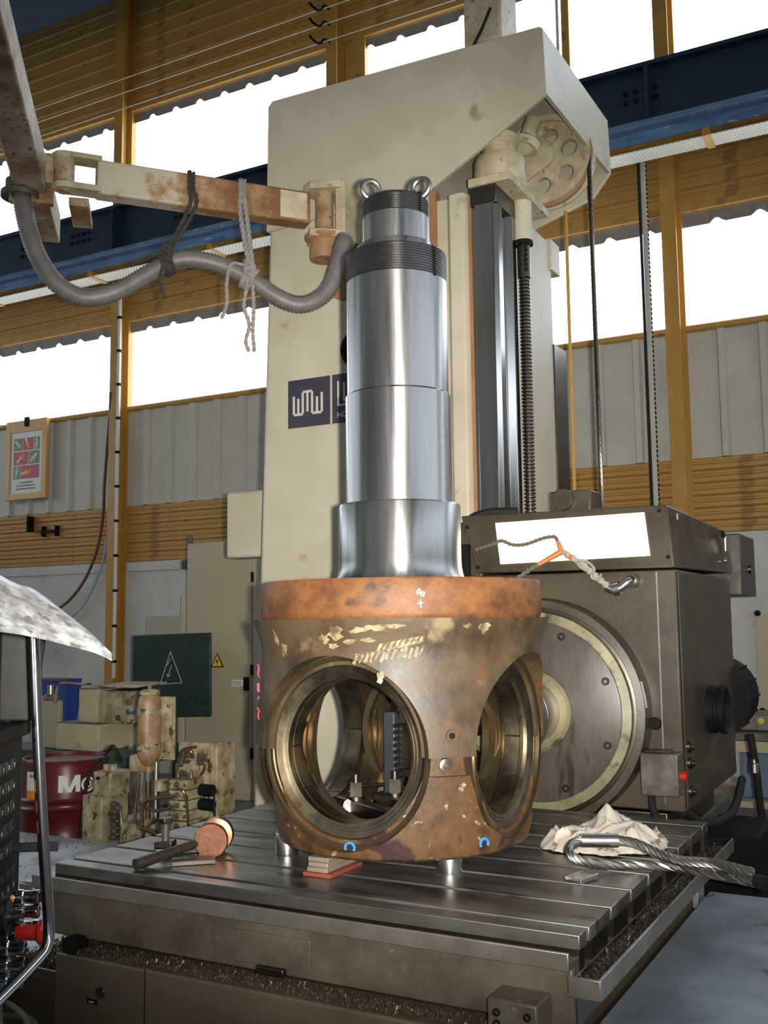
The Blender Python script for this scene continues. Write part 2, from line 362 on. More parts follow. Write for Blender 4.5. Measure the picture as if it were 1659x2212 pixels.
# corrugated sheets per bay, window apron strips
def corrugated(x0, x1, z0, z1, y, pitch=.40, rib=.10, d=.045):
    mb = MB(); xs = []; x = x0
    while x < x1:
        xs += [(x, 0), (x+pitch-rib, 0), (x+pitch-rib+.02, -d), (x+pitch-.02, -d)]; x += pitch
    xs = [(min(a, x1), b) for a, b in xs]+[(x1, 0)]
    n = len(xs); vs = [(a, y+b, z) for z in (z0, z1) for a, b in xs]
    mb.add(vs, [(i, i+1, n+i+1, n+i) for i in range(n-1) if xs[i+1][0] > xs[i][0]+1e-6]); return mb
wn = 0
for a, b in zip(POSTS, POSTS[1:]):
    x0, x1 = a+PW/2, b-PW/2
    corrugated(x0, x1, 3.32, 4.64, WY).build('corrugated_sheet', SHEETG, wall, smooth=False)
    for (z0, z1) in ((4.70, 5.86), (7.30, 8.95)):
        wn += 1
        win = thing('window_%d' % wn, ((x0+x1)/2, WY, z0), '%s daylight window strip in the wall bay %s' % ('upper' if z0 > 7 else 'lower', {-11.8: 'left of the yellow post', -7.97: 'between the yellow post and the machine column', -4.43: 'behind the machine column hood', -.36: 'right of the right wall post', 3.6: 'farthest right, outside the picture'}[a]), 'window', kind='structure')
        # two or three translucent sheets with their own frames
        cnt = 3; mid = [x0+(x1-x0)*i/cnt for i in range(cnt+1)]
        for i in range(cnt):
            MB().add([(mid[i], WY+.06, z0-.02), (mid[i+1], WY+.06, z0-.02), (mid[i+1], WY+.06, z1+.12), (mid[i], WY+.06, z1+.12)], [(0, 1, 2, 3)]).build('pane', WINM, win, smooth=False)
        # sill made of short half-round lengths
        L = (x1-x0)/3
        for i in range(3):
            MB().cyl((x0+i*L+.01, WY-.03, z0-.03), (x0+(i+1)*L-.01, WY-.03, z0-.03), .038, n=12).build('sill', YELLOW, win)
        # head trim and the scalloped lower edge of the outer sheet
        MB().box(x0, x1, WY-.05, WY+.02, z1+.06, z1+.13).build('head_trim', YELLOW, win, .005)
        mb = MB(); N_ = 120; top = []; bot = []
        for i in range(N_+1):
            x = x0+(x1-x0)*i/N_; ph = ((x-x0) / .42) % 1
            zz = z1-.085+(.045*math.sin(PI*(ph-.70)/.30) if ph > .70 else .0)
            top.append((x, WY+.03, z1+.07)); bot.append((x, WY+.03+(-.02 if ph > .72 else 0), zz))
        mb.add(top+bot, [(i, i+1, N_+2+i, N_+1+i) for i in range(N_)]); mb.build('scalloped_sheet_edge', SHEETD, win, smooth=False)
        if z0 > 7 and a > -5 and a < -4:
            for xx in (-1.43,):
                MB().box(xx-.06, xx+.03, WY-.04, WY+.05, z0, z1+.05).build('mullion', YELLOW, win, .005)
            MB().cyl((-1.53, WY-.05, 7.3), (-1.53, WY-.05, 10.5), .018, n=8).build('downpipe', SHEETG, win)
        if z0 > 7 and a > -5 and a < -4:
            MB().box(x0, x0+.30, WY-.03, WY+.05, z0, z1+.1).build('side_panel', YELLOW, win, .005)
# steel posts of the wall
for i, x in enumerate(POSTS):
    if i in (0, 4, 5) : lab = 'ochre steel wall post outside the visible bays'
    else: lab = {1: 'yellow steel wall post with white conduit behind the red drum', 2: 'ochre steel wall post behind the machine column hood', 3: 'ochre steel wall post right of the machine, beside perforated conduit'}[i]
    p = thing('steel_post', (x, WY, 0), lab, 'post', 'wall posts', 'structure')
    hw = PW/2+.01
    MB().box(x-.075, x+.075, WY-.20, WY-.18, 0, 11.2).build('front_flange', YELLOWP, p)
    MB().box(x-.012, x+.012, WY-.18, WY-.02, 0, 11.2).build('web', YELLOWP, p)
    MB().box(x-hw, x+hw, WY-.03, WY+.08, 0, 11.2).build('rear_flange', YELLOWP, p)
# other walls of the hall, with daylight strips, behind and beside the camera
for nm, bx, lab in (('wall_left', (-16.2, -16, -9, WY), 'far left end wall of the hall'), ('wall_right', (10, 10.2, -9, WY), 'far right end wall of the hall'), ('wall_front', (-16, 10, -9.2, -9), 'hall wall behind the photographer')):
    o = MB().box(bx[0], bx[1], bx[2], bx[3], 0, 11.3).build(nm, PLASTER); tag(o, lab, 'wall', kind='structure')
for xx in (-15.97, 9.97):
    wn += 1; wo = thing('window_%d' % wn, (xx, -1, 4.7), 'daylight strip window in the %s end wall' % ('left' if xx < 0 else 'right'), 'window', kind='structure')
    for z0, z1 in ((4.7, 5.9),):
        MB().add([(xx, -8, z0), (xx, 6, z0), (xx, 6, z1), (xx, -8, z1)], [(0, 1, 2, 3)]).build('pane', WINM, wo, smooth=False)

# crane runway girder in front of the wall
cr = thing('crane_girder', (-3, 6.2, 6.4), 'dark blue crane runway girder with perforated tray under its flange', 'girder', kind='structure')
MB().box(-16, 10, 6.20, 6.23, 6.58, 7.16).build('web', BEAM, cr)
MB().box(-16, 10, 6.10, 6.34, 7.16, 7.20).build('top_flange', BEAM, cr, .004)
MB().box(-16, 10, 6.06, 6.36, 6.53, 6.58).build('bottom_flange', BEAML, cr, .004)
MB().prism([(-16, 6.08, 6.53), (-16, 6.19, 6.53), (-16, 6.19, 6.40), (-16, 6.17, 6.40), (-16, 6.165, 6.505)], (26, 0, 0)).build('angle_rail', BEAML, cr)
for k in range(13):
    x0 = -15.8+2*k
    MB().box(x0, x0+1.93, 6.20, 6.46, 6.335, 6.345).build('cable_tray', PERF, cr, smooth=False)
    MB().box(x0+1.93, x0+2.0, 6.16, 6.48, 6.32, 6.40).build('tray_bracket', YELLOWP, cr, .004)
for x in (-9.0, -8.04, -6.25, -.45):
    mb = MB()
    for i in range(4):
        for j in range(2): mb.cyl((x-.15+.1*i, 6.20, 6.86+.1*j), (x-.15+.1*i, 6.185, 6.86+.1*j), .028, n=8)
    mb.build('bolt_group', BLACK, cr)
for x in (-7.35, -4.4, -.36):
    MB().box(x-.02, x+.02, 6.05, 6.2, 6.58, 7.16).build('stiffener', BEAM, cr)
ug = MB().box(-16, -5.2, 4.9, 5.8, 9.82, 11.2).build('roof_girder', mat('matt_navy_girder', (.004, .010, .018), (.007, .016, .028), 4, .8, spec=.1), None, .01, off=(-10, 5.5, 9.85)); tag(ug, 'dark blue roof girder in the top left corner', 'girder', kind='structure')
# crane conductor wires on hooks
for k, z in enumerate((9.30, 9.09, 8.86)):
    wr = thing('conductor_wire', (-7, 6.6, z), '%s bare conductor wire strung along the upper wall' % ('topmost', 'middle', 'lowest')[k], 'wire', 'crane conductor wires')
    pts = [(-16+.5*i, 6.6, z-.0) for i in range(36)]
    MB().tube([(-16, 6.6, z-.05), (-4.47, 6.6, z), (-2.0, 6.6, z-.02), (4, 6.6, z-.05)], .006, 6).build('strand', SHEETG, wr)
    MB().tube(spline([(-4.62, 6.6, z+.14), (-4.56, 6.6, z+.06), (-4.47, 6.6, z-.01), (-4.40, 6.6, z+.03), (-4.40, 6.72, z+.05)], 6), .016, 8).build('hook', BLACK, wr)
# conduits and cables on the posts
cdt = thing('conduit', (-7.7, 6.66, 1.0), 'thin white conduit clamped down the front of the yellow post', 'conduit')
MB().cyl((-7.84, 6.76, 1.0), (-7.84, 6.76, 6.3), .026, n=12).build('pipe', mat('white_conduit', (.62, .60, .56), rough=.3), cdt)
for i in range(11): MB().ring((-7.84, 6.76, 1.2+.47*i), (-7.84, 6.76, 1.235+.47*i), .024, .036, 12).build('clamp', BLACK, cdt)
rc = thing('perforated_conduit', (-.53, 6.62, 2.0), 'grey perforated cable duct running down beside the right wall post', 'duct')
MB().box(-.585, -.535, 6.62, 6.68, .0, 6.45).build('duct', SHEETG, rc, .003)
mb = MB()
for i in range(100): mb.box(-.535, -.528, 6.63, 6.67, 1.55+.049*i, 1.575+.049*i)
mb.build('slot_row', BLACK, rc)['kind'] = 'stuff'
MB().tube([(-.60, 6.61, 6.4), (-.595, 6.61, 1.6)], .016, 6).build('black_cable', BLACKR, rc)
cb = MB().tube(spline([(-8.02, 6.80, 4.9), (-8.05, 6.82, 4.6), (-8.15, 6.85, 3.7), (-8.22, 6.9, 3.2), (-8.33, 6.9, 2.7), (-8.6, 6.9, 2.25), (-9.0, 6.9, 1.95), (-9.6, 6.9, 1.8)], 8), .022, 8).build('power_cable', CABLE, None, off=(-8.5, 6.9, 1.8))
tag(cb, 'brown power cable drooping down the wall left of the yellow post', 'cable')
cb = MB().tube(spline([(-8.15, 6.90, 2.9), (-8.25, 6.92, 2.5), (-8.55, 6.92, 2.0), (-8.9, 6.92, 1.75), (-9.2, 6.92, 1.5)], 8), .018, 8).build('air_line', mat('pale_blue_hose', (.33, .40, .46), rough=.5), None, off=(-8.5, 6.95, 1.5))
tag(cb, 'pale blue air line hanging on the plaster wall', 'hose')
# framed poster on the wall
ps = thing('framed_poster', (-9.7, 6.9, 3.53), 'pine framed safety poster of hand pictures in green and red', 'poster')
fx0, fx1, fz0, fz1 = -10.13, -9.30, 3.53, 4.70
fy = 6.86
for bx in ((fx0, fx0+.09, fz0, fz1), (fx1-.09, fx1, fz0, fz1), (fx0+.09, fx1-.09, fz0, fz0+.09), (fx0+.09, fx1-.09, fz1-.17, fz1)):
    MB().box(bx[0], bx[1], fy, fy+.06, bx[2], bx[3]).build('frame_rail', WOOD, ps, .004)
MB().box(fx0+.09, fx1-.09, fy+.02, fy+.03, fz0+.09, fz1-.17).build('sheet', PAPER, ps, smooth=False)
def px_(u, v): return (fx0+.09+u*(fx1-fx0-.18), fy+.018, fz0+.09+v*(fz1-fz0-.26))
def tile(u0, u1, v0, v1, m_):
    a = px_(u0, v0); b = px_(u1, v1); return MB().box(a[0], b[0], a[1]-.002, a[1], a[2], b[2]).build('printed_panel', m_, ps, smooth=False)
def hand(u, v, ang, sc, glove, parent):
    # mitten-like open hand with fingers and forearm, flat print
    c = px_(u, v); col_ = YELG if glove else SKIN; S = sc
    def P(x, y): a = math.radians(ang); return (c[0]+S*(x*math.cos(a)-y*math.sin(a)), c[1]-.004, c[2]+S*(x*math.sin(a)+y*math.cos(a)))
    mb = MB(); poly = [P(*q) for q in ((-.2, -.3), (.2, -.3), (.36, .05), (.30, .32), (-.26, .36), (-.34, 0))]
    mb.prism(poly, (0, .002, 0))
    for q, (x, L) in enumerate(((-.19, .42), (-.06, .52), (.08, .5), (.21, .38))):
        mb.prism([P(x-.055, .28), P(x+.055, .28), P(x+.07, .28+L), P(x-.04, .28+L)], (0, .002, 0))
    mb.prism([P(.25, -.1), P(.34, -.05), P(.52, .32), P(.42, .36)], (0, .002, 0))
    mb.build('printed_hand', col_, parent, smooth=False)
    MB().prism([P(-.2, -.95), P(.2, -.95), P(.17, -.28), P(-.17, -.28)], (0, .002, 0)).build('printed_forearm', SKIN, parent, smooth=False)
for t in ((.10, .36, .70, .90, 0, (.24, .80, -130, .09)), (.39, .70, .70, .90, 1, (.53, .80, -155, .10)), (.73, .90, .70, .90, 0, (.82, .79, 180, .09)),
          (.10, .55, .47, .68, 1, (.33, .58, -50, .11)), (.58, .90, .47, .68, 0, (.72, .56, 130, .10)),
          (.10, .30, .24, .45, 0, (.21, .36, -10, .09)), (.33, .90, .24, .45, 1, (.52, .34, -80, .11))):
    p_ = tile(t[0], t[1], t[2], t[3], CRIM if t[4] else GREENP); hand(t[5][0], t[5][1], t[5][2], t[5][3], t[4], p_)
for k, s_ in enumerate(('IL Y A DES MOMENTS', 'OU L ON VOUDRAIT AVOIR', 'DES MOMENTS DE DISTANCE')):
    c = px_(.5, .165-.05*k); text_on(s_, .030, (c[0], c[1]-.002, c[2]), (1, 0, 0), (0, 0, 1), 'printed_line', BLACK, ps, center=True)
MB().box(-9.74, -9.66, fy-.02, fy+.02, 4.60, 4.74).build('hanger_clip', BLACK, ps, .005)
o = MB().box(-9.65, -9.62, 6.85, 6.97, 3.05, 3.28).build('hook_bracket', BLACK, None, .004, off=(-9.64, 6.9, 3.05)); tag(o, 'black hook bracket on the ochre siding under the poster', 'bracket')
hr = thing('hanging_rail', (-9.25, 6.9, 3.0), 'small dark metal handle bar screwed to the ochre siding', 'handle')
MB().box(-9.42, -9.10, 6.9, 6.93, 3.02, 3.06).build('bar', BLACK, hr, .004)
for x in (-9.40, -9.14): MB().box(x, x+.02, 6.9, 6.98, 2.97, 3.12).build('end_plate', BLACK, hr)
# small paper notice on the right part of the wall
nt_ = thing('wall_notice', (.36, 6.98, .75), 'yellowed paper notice pinned to the white plaster right of the headstock', 'notice')
MB().box(.285, .62, 6.975, 6.985, .76, 1.72).build('paper', mat('yellowed_paper', (.55, .46, .32), rough=.8), nt_, smooth=False)
for z in (1.74, .80): MB().cyl((.30, 6.975, z), (.30, 6.95, z), .03, n=10).build('pin', BLACK, nt_)

# ================================================================== MACHINE COLUMN
CY = 1.80
colm = thing('boring_mill_column', (-1.2, 2.4, 0), 'tall beige machine column with overhanging hood, logo plates and guideways', 'machine column')
# body: slightly tapered towards the top on its left side
def quadbox(x0b, x1b, x0t, x1t, y0, y1, z0, z1):
    return MB().add([(x0b, y0, z0), (x1b, y0, z0), (x1b, y1, z0), (x0b, y1, z0), (x0t, y0, z1), (x1t, y0, z1), (x1t, y1, z1), (x0t, y1, z1)],
                    [(0, 1, 2, 3), (4, 7, 6, 5), (0, 4, 5, 1), (1, 5, 6, 2), (2, 6, 7, 3), (3, 7, 4, 0)])
quadbox(-2.02, -.66, -1.885, -.66, CY, 3.05, .1, 4.30).build('body', BEIGE, colm, .03, seg=3)
# right side of the body: recess with the two guideways and the screw between
MB().box(-.68, -.36, 2.06, 3.02, .1, 4.30).build('side_wall', BEIGE, colm, .012)
MB().prism([(-.66, CY-.005, .2), (-.58, CY-.005, .2), (-.555, CY-.05, .2), (-.47, CY-.05, .2), (-.445, CY-.01, .2), (-.445, 2.05, .2), (-.66, 2.05, .2)], (0, 0, 4.02)).build('guide_cover', BEIGE, colm, .008)
MB().box(-.70, -.655, CY-.02, CY+.05, 3.9, 4.28).build('rust_streak_strip', RUSTP, colm, .004)
MB().box(-.452, -.425, CY-.015, 2.05, .2, 4.20).build('edge_strip', RUSTP, colm, .004)
MB().prism([(-.425, CY-.02, .2), (-.405, CY-.02, .2), (-.398, CY-.035, .2), (-.285, CY-.035, .2), (-.262, CY-.005, .2), (-.262, 1.86, .2), (-.30, 1.90, .2), (-.30, 1.98, .2), (-.262, 2.02, .2), (-.262, 2.08, .2), (-.425, 2.08, .2)], (0, 0, 3.93)).build('front_guideway', STEELB, colm, .003)
MB().box(-.44, -.35, 3.0, 3.26, .2, 3.58).build('rear_guideway', STEELD, colm, .004)
MB().box(-.42, -.345, 2.98, 3.16, 4.10, 4.32).build('rear_rib', BEIGE, colm, .004)
# hood
hood = MB().prism([(-1.885, CY-.03, 4.26), (-.66, CY-.03, 4.30), (.062, CY-.03, 4.70), (.05, CY-.03, 5.10), (.03, CY-.03, 5.115), (-1.84, CY-.03, 5.155), (-1.872, CY-.03, 5.12)], (0, .03, 0)).build('hood_front', BEIGE, colm, .003)
MB().prism([(-1.86, 3.10, 4.26), (-.70, 3.10, 4.44), (-.52, 3.10, 4.44), (-.06, 3.10, 4.585), (.062, 3.10, 4.74), (.05, 3.10, 5.13), (-1.84, 3.10, 5.155)], (0, -.03, 0)).build('hood_rear', BEIGE, colm, .008)
MB().prism([(.0618, CY-.028, 4.70), (.050, CY-.028, 5.10), (.05, 3.10, 5.13), (.0618, 3.10, 4.74)], (-.025, 0, 0)).build('hood_side', BEIGE, colm, .002)
MB().prism([(-1.82, CY+.004, 5.148), (.022, CY+.004, 5.104), (.022, 3.066, 5.122), (-1.82, 3.066, 5.148)], (0, 0, -.03)).build('hood_top', BEIGE, colm, .006)
MB().prism([(-1.885, CY-.02, 4.26), (-1.84, CY-.02, 5.15), (-1.84, 3.09, 5.15), (-1.885, 3.09, 4.26)], (.03, 0, 0)).build('hood_left', BEIGE, colm, .006)
MB().box(-.85, -.80, CY, 3.07, 4.35, 5.1).build('hood_partition', BEIGE, colm)
# rope pulley hung under the hood (axis along Y)
pc = V(-.23, 2.62, 4.70)
pul = MB().lathe([(.05, -.07), (.05, .07)], pc, (0, 1, 0), 24)
disc = MB().lathe([(0, -.02), (.262, -.02), (.262, -.055), (.30, -.055), (.30, -.04), (.275, -.015), (.275, .0), (.30, .02), (.30, .035), (.275, .05), (.30, .07), (.30, .085), (.25, .085), (.25, .02), (0, .02)], pc, (0, 1, 0), 64).mesh('pulley_disc')
cut = []
for k in range(6):
    a = math.radians(20+60*k); q = pc+V(math.cos(a)*.165, 0, math.sin(a)*.165); cut.append(MB().cyl(q-V(0, .2, 0), q+V(0, .2, 0), .055, n=24).mesh('c'))
dm = boolean(disc, cut, 'pulley')
off = root_loc(colm)
for v in dm.vertices: v.co -= off
finish('pulley', dm, BEIGE2, colm)
MB().lathe([(.278, .0), (.306, .012), (.306, .03), (.278, .042)], pc+V(0, -.02, 0), (0, 1, 0), 64).build('pulley_groove', RUSTP, colm)
MB().cyl(pc-V(0, .16, 0), pc+V(0, .15, 0), .05, n=24).build('pulley_axle', BEIGE2, colm)
MB().prism([(-.36, 2.44, 4.86), (-.20, 2.44, 4.80), (-.13, 2.44, 4.72), (-.14, 2.44, 4.62), (-.32, 2.44, 4.52), (-.40, 2.44, 4.66)], (0, .03, 0)).build('axle_bracket', BEIGE2, colm, .006)
# gear case above the front guideway
MB().lathe([(0, 0), (.150, 0), (.160, .02), (.160, .16), (.150, .19), (.10, .20), (.10, .26), (.115, .27), (.115, .33), (.05, .35), (.05, .6), (0, .6)], (-.33, 2.02, 4.30), (0, 0, 1), 40).build('gear_case', BEIGE2, colm)
MB().lathe([(.07, 0), (.09, 0), (.09, .05), (.05, .08), (.05, .2)], (-.24, 2.2, 4.62), (.3, .2, 1), 28).build('gear_case_elbow', BEIGE2, colm)
MB().box(-.43, -.165, CY-.05, 2.42, 4.235, 4.285).build('gear_plate', BEIGE2, colm, .004)
MB().box(-.425, -.262, CY-.035, 2.08, 4.12, 4.235).build('guide_top_block', STEELD, colm, .004)
MB().lathe([(0, 0), (.056, 0), (.056, .25), (0, .25)], (-.23, 2.12, 3.985), (0, 0, 1), 28).build('screw_cap', BEIGE, colm)
MB().lathe([(.052, 0), (.060, 0), (.060, .02), (.052, .03)], (-.23, 2.12, 3.965), (0, 0, 1), 24).build('screw_gasket', BLACK, colm)
MB().cyl((-.23, 2.12, 3.76), (-.23, 2.12, 3.97), .040, n=20).build('screw_coupling', STEELD, colm)
mb = MB()
for k in range(6): mb.cyl((-.205, 2.085, 3.80+.03*k), (-.200, 2.076, 3.80+.03*k), .012, n=8)
mb.build('coupling_screws', BLACK, colm)
pr = []; z = 0
while z < 1.72:
    pr += [(.024, z), (.034, z+.004), (.034, z+.012), (.024, z+.016)]; z += .022
MB().lathe(pr, (-.23, 2.12, 2.06), (0, 0, 1), 20).build('lead_screw', STEELD, colm)
# motor on top of the hood
mo = V(-.50, 2.32, 5.14)
pr = [(0, 0), (.17, 0), (.18, .02), (.18, .16), (.145, .22), (.13, .24), (.13, .42), (0, .42)]
mt = MB().lathe(pr, mo, (0, 0, 1), 36).build('hood_motor', BEIGE2, colm)
for k in range(24):
    a = 2*PI*k/24; MB().obox(mo+V(math.cos(a)*.181, math.sin(a)*.181, .10), (.012, .008, .12), (math.cos(a), math.sin(a), 0)).build('cooling_fin', BEIGE2, mt)
MB().box(-.62, -.36, 2.17, 2.47, 5.38, 5.80).build('motor_box', BEIGE2, mt, .02)
MB().tube(spline([(-.56, 2.10, 5.14), (-.54, 2.11, 5.30), (-.47, 2.13, 5.45), (-.42, 2.15, 5.58)], 8), .010, 8).build('motor_cable', BLACKR, mt)
# logo plates
MB().box(-1.731, -1.418, CY-.006, CY+.01, 2.930, 3.240).build('logo_plate', LOGOD, colm, .001)
MB().box(-1.400, -1.086, CY-.006, CY+.01, 2.930, 3.240).build('logo_plate', LOGOD, colm, .001)
sx = -1.695; sz = 3.005
def bar_(x0, x1, z0, z1): return MB().box(sx+x0, sx+x1, CY-.0085, CY-.005, sz+z0, sz+z1)
lp = [o for o in COL.objects if o.name.startswith('logo_plate')]
W_ = .017
for q in ((0, W_, .010, .130), (.034, .034+W_, W_, .112), (.068, .068+W_, .010, .150), (.010, .075, 0, W_),
          (.078, .145, .143, .160), (.103, .103+W_, .022, .143), (.138, .138+W_, .010, .150),
          (.148, .215, 0, W_), (.174, .174+W_, W_, .112), (.210, .210+W_, .010, .136)):
    bar_(*q).build('logo_stroke', LOGOL, lp[0], .003)
sx = -1.362
for q in ((0, .013, .03, .19), (.013, .110, .03, .043), (.042, .055, .06, .18), (.075, .088, .043, .18), (.130, .143, .03, .19)): bar_(*q).build('logo_stroke', LOGOL, lp[1], .002)
text_on('HO', .048, (-1.364, CY-.0065, 2.965), (1, 0, 0), (0, 0, 1), 'logo_lettering', LOGOL, lp[1], .002, .0006)
# round port beside the logo and rusty seam behind the shaft
MB().lathe([(.105, .02), (.118, .0), (.118, -.012), (.100, -.014), (.095, .0), (0, .006)], (-1.215, CY-.004, 3.385), (0, 1, 0), 36).build('round_port', BLACK, colm)
jb = thing('junction_box', (-2.35, 2.35, 2.15), 'white rectangular junction box hung on the left side of the machine column', 'junction box')
MB().box(-2.56, -2.03, 2.24, 2.42, 2.155, 2.625).build('case', BEIGE, jb, .02, seg=3)
MB().box(-2.03, -1.97, 2.28, 2.38, 2.3, 2.5).build('mount', BEIGE2, jb)
# counterweight rope and yellow rod
rp = MB()
a = V(.055, 2.6, 4.72); b = V(.062, 2.6, 2.30)
pts = [a+(b-a)*(i/200) for i in range(201)]
for k in range(6):
    rp.tube([p+V(math.cos(i*.35+k*PI/3)*.009, math.sin(i*.35+k*PI/3)*.009, 0) for i, p in enumerate(pts)], .0062, 5)
rp.build('lifting_rope', STEELD, None, off=(.06, 2.6, 2.3)); tag(bpy.data.objects['lifting_rope'], 'dark steel lifting rope from the hood pulley down to the headstock', 'wire rope')
o = MB().cyl((-.238, 3.0, 2.2), (-.238, 3.0, 4.5), .012, n=10).build('indicator_rod', YELLOWP, None, off=(-.238, 3.0, 2.2)); tag(o, 'thin yellow rod standing behind the headstock next to the rope', 'rod')

# ================================================================== HEADSTOCK
HY = 1.40; HX1 = .760
hs = thing('headstock', (.2, 2.0, .78), 'large brown headstock with round faceplate and lit lamp panel on top', 'headstock')
MB().prism([(-.26, HY, .79), (HX1, HY, .79), (HX1, HY, 1.93), (-.26, HY, 1.93)], (0, 1.38, 0)).build('body', HEADP, hs, .008)
MB().prism([(HX1+.002, HY+.02, .80), (HX1+.002, 2.56, .80), (HX1+.002, 2.78, 1.02), (HX1+.002, 2.80, 1.915), (HX1+.002, HY+.02, 1.915)], (.006, 0, 0)).build('side_cover', HEADP, hs, .002)
MB().box(.665, .671, HY-.003, HY, .82, 1.92).build('cover_seam', GALV, hs)
# lamp box on top: front slopes inwards to the left
MB().add([(-.345, HY-.02, 2.25), (.735, HY-.02, 2.24), (.770, HY-.06, 1.935), (-.245, HY-.06, 1.94), (-.345, 2.90, 2.25), (.735, 2.90, 2.225), (.770, 2.92, 1.965), (-.245, 2.90, 1.96)],
         [(0, 3, 2, 1), (4, 5, 6, 7), (0, 1, 5, 4), (3, 7, 6, 2), (0, 4, 7, 3), (1, 2, 6, 5)]).build('lamp_housing', HEADP, hs, .006)
def hface(u, v, d):   # point on the sloping lamp front
    zz = 2.25-.31*v; return (u, HY-.02-.04*v-d, zz)
MB().prism([hface(-.150, .16, .001), hface(.628, .13, .001), hface(.655, .82, .001), hface(-.116, .86, .001)], (0, -.004, 0)).build('lamp_diffuser', LAMPM, hs, smooth=False)
for q in ((.70, .12), (.74, .85), (-.31, .2), (-.24, .9)):
    p = hface(q[0], q[1], 0); MB().cyl(p, (p[0], p[1]-.008, p[2]), .010, n=10).build('lamp_screw', BLACK, hs)
MB().box(.771, .778, HY+.02, HY+.05, 2.17, 2.20).build('maker_tag', GALV, hs)
# carriage bracket at the left
MB().box(-.385, -.25, HY+.02, 1.75, 1.55, 2.22).build('slide_gib', HEADP, hs, .01)
MB().box(-.36, -.315, HY-.01, HY+.02, 1.86, 2.10).build('gib_strip', BLACK, hs, .004)
for z in (1.90, 2.05): MB().ring((-.27, HY+.01, z), (-.27, HY+.03, z), .012, .026, 20).build('gib_bolt', STEELD, hs)
MB().tube(spline([(-.42, 1.55, 1.7), (-.41, 1.52, 2.05), (-.36, 1.50, 2.22), (-.25, 1.52, 2.27), (-.10, 1.56, 2.27)], 10), .028, 10).build('black_hose', BLACKR, hs)
MB().box(-.43, -.38, 1.5, 1.6, 1.5, 2.2).build('rubber_wiper', BLACKR, hs, .01)
# top block with round knob
MB().box(0.0, .235, 1.80, 1.98, 2.24, 2.40).build('top_block', HEADP, hs, .01)
MB().cyl((.085, 1.80, 2.35), (.085, 1.765, 2.35), .058, n=32).build('top_knob', HEADP, hs, .003)
MB().lathe([(.02, 0), (.03, 0), (.03, .05), (.018, .06), (.018, .09)], (.060, 2.6, 2.24), (0, 0, 1), 16).build('rope_anchor', STEELD, hs)
MB().tube([(.03, 2.55, 2.25), (.08, 2.52, 2.31), (.14, 2.55, 2.25)], .008, 6).build('anchor_pin', STEELD, hs)
# faceplate
FC = V(.065, HY, 1.246)
MB().lathe([(.40, .0), (.56, .0), (.56, -.03), (.548, -.10), (.496, -.11), (.49, -.06), (.40, -.06)], FC, (0, 1, 0), 96).build('faceplate_rim', HEADP, hs)
MB().lathe([(.497, -.106), (.500, -.112), (.512, -.110), (.514, -.104)], FC, (0, 1, 0), 96).build('faceplate_edge', STEELD, hs)
MB().lathe([(.438, -.05), (.440, -.118), (.446, -.122), (.488, -.114), (.492, -.05)], FC, (0, 1, 0), 96).build('faceplate_ring', CREAM, hs)
MB().lathe([(0, -.105), (.43, -.105), (.440, -.10), (.440, 0)], FC, (0, 1, 0), 96).build('faceplate_disc', HEADDISC, hs)
for k in range(8):
    a = math.radians(22.5+45*k); p = FC+V(math.cos(a)*.395, -.10, math.sin(a)*.395); MB().ring(p, p-V(0, .012, 0), .008, .020, 16).build('faceplate_bolt', STEELD, hs)
MB().lathe([(.0, -.16), (.185, -.16), (.20, -.145), (.20, -.10)], FC, (0, 1, 0), 64).build('cream_boss', CREAM, hs)
MB().lathe([(.0, -.52), (.115, -.52), (.13, -.50), (.13, -.34), (.15, -.33), (.15, -.16)], FC, (0, 1, 0), 56).build('spindle_nose', STEEL, hs)
MB().lathe([(.10, -.56), (.165, -.56), (.19, -.54), (.19, -.50), (.13, -.48)], FC, (0, 1, 0), 64).build('spindle_collar', CREAM, hs)
MB().ring(FC+V(0, -.49, 0), FC+V(0, -.545, 0), .19, .205, 64).build('spindle_ring', STEEL, hs)
MB().prism([FC+V(math.cos(math.radians(t))*.549, -.085, math.sin(math.radians(t))*.549) for t in (3, 9, 16)]+[FC+V(math.cos(math.radians(t))*.553, -.015, math.sin(math.radians(t))*.553) for t in (16, 9, 3)], (.004, 0, .001)).build('scale_tag', GALV, hs)
MB().lathe([(0, 0), (.012, 0), (.012, .03), (.026, .034), (.030, .045), (.026, .06), (0, .062)], (.645, HY, 1.20), (0, -1, 0), 20).build('clamp_knob', BLACK, hs)
# coolant elbow and articulated coolant hose
MB().tube(spline([(.555, HY, 1.88), (.555, HY-.05, 1.88), (.545, HY-.07, 1.872), (.51, HY-.075, 1.845), (.475, HY-.075, 1.835), (.445, HY-.075, 1.85)], 6), .022, 14).build('coolant_elbow', GALV, hs)
MB().ring((.508, HY-.075, 1.843), (.478, HY-.075, 1.836), .010, .034, 14).build('elbow_nut', GALV, hs)
MB().ring((.555, HY-.04, 1.88), (.555, HY, 1.88), .01, .036, 24).build('elbow_base', STEELD, hs)
def beads(pts, r, step, name, m_, parent):
    ps = resample(spline(pts, 10), step); mb = MB()
    for i, p in enumerate(ps): mb.sphere(p, r*(1 if i % 2 else .78), 8)
    return mb.build(name, m_, parent)
beads([(.455, HY-.08, 1.85), (.40, HY-.10, 1.90), (.33, HY-.11, 1.965), (.27, HY-.12, 2.01), (.24, HY-.12, 2.03)], .020, .017, 'coolant_segment', mat('segment_yellowed_grey', (.34, .30, .22), rough=.5), hs)
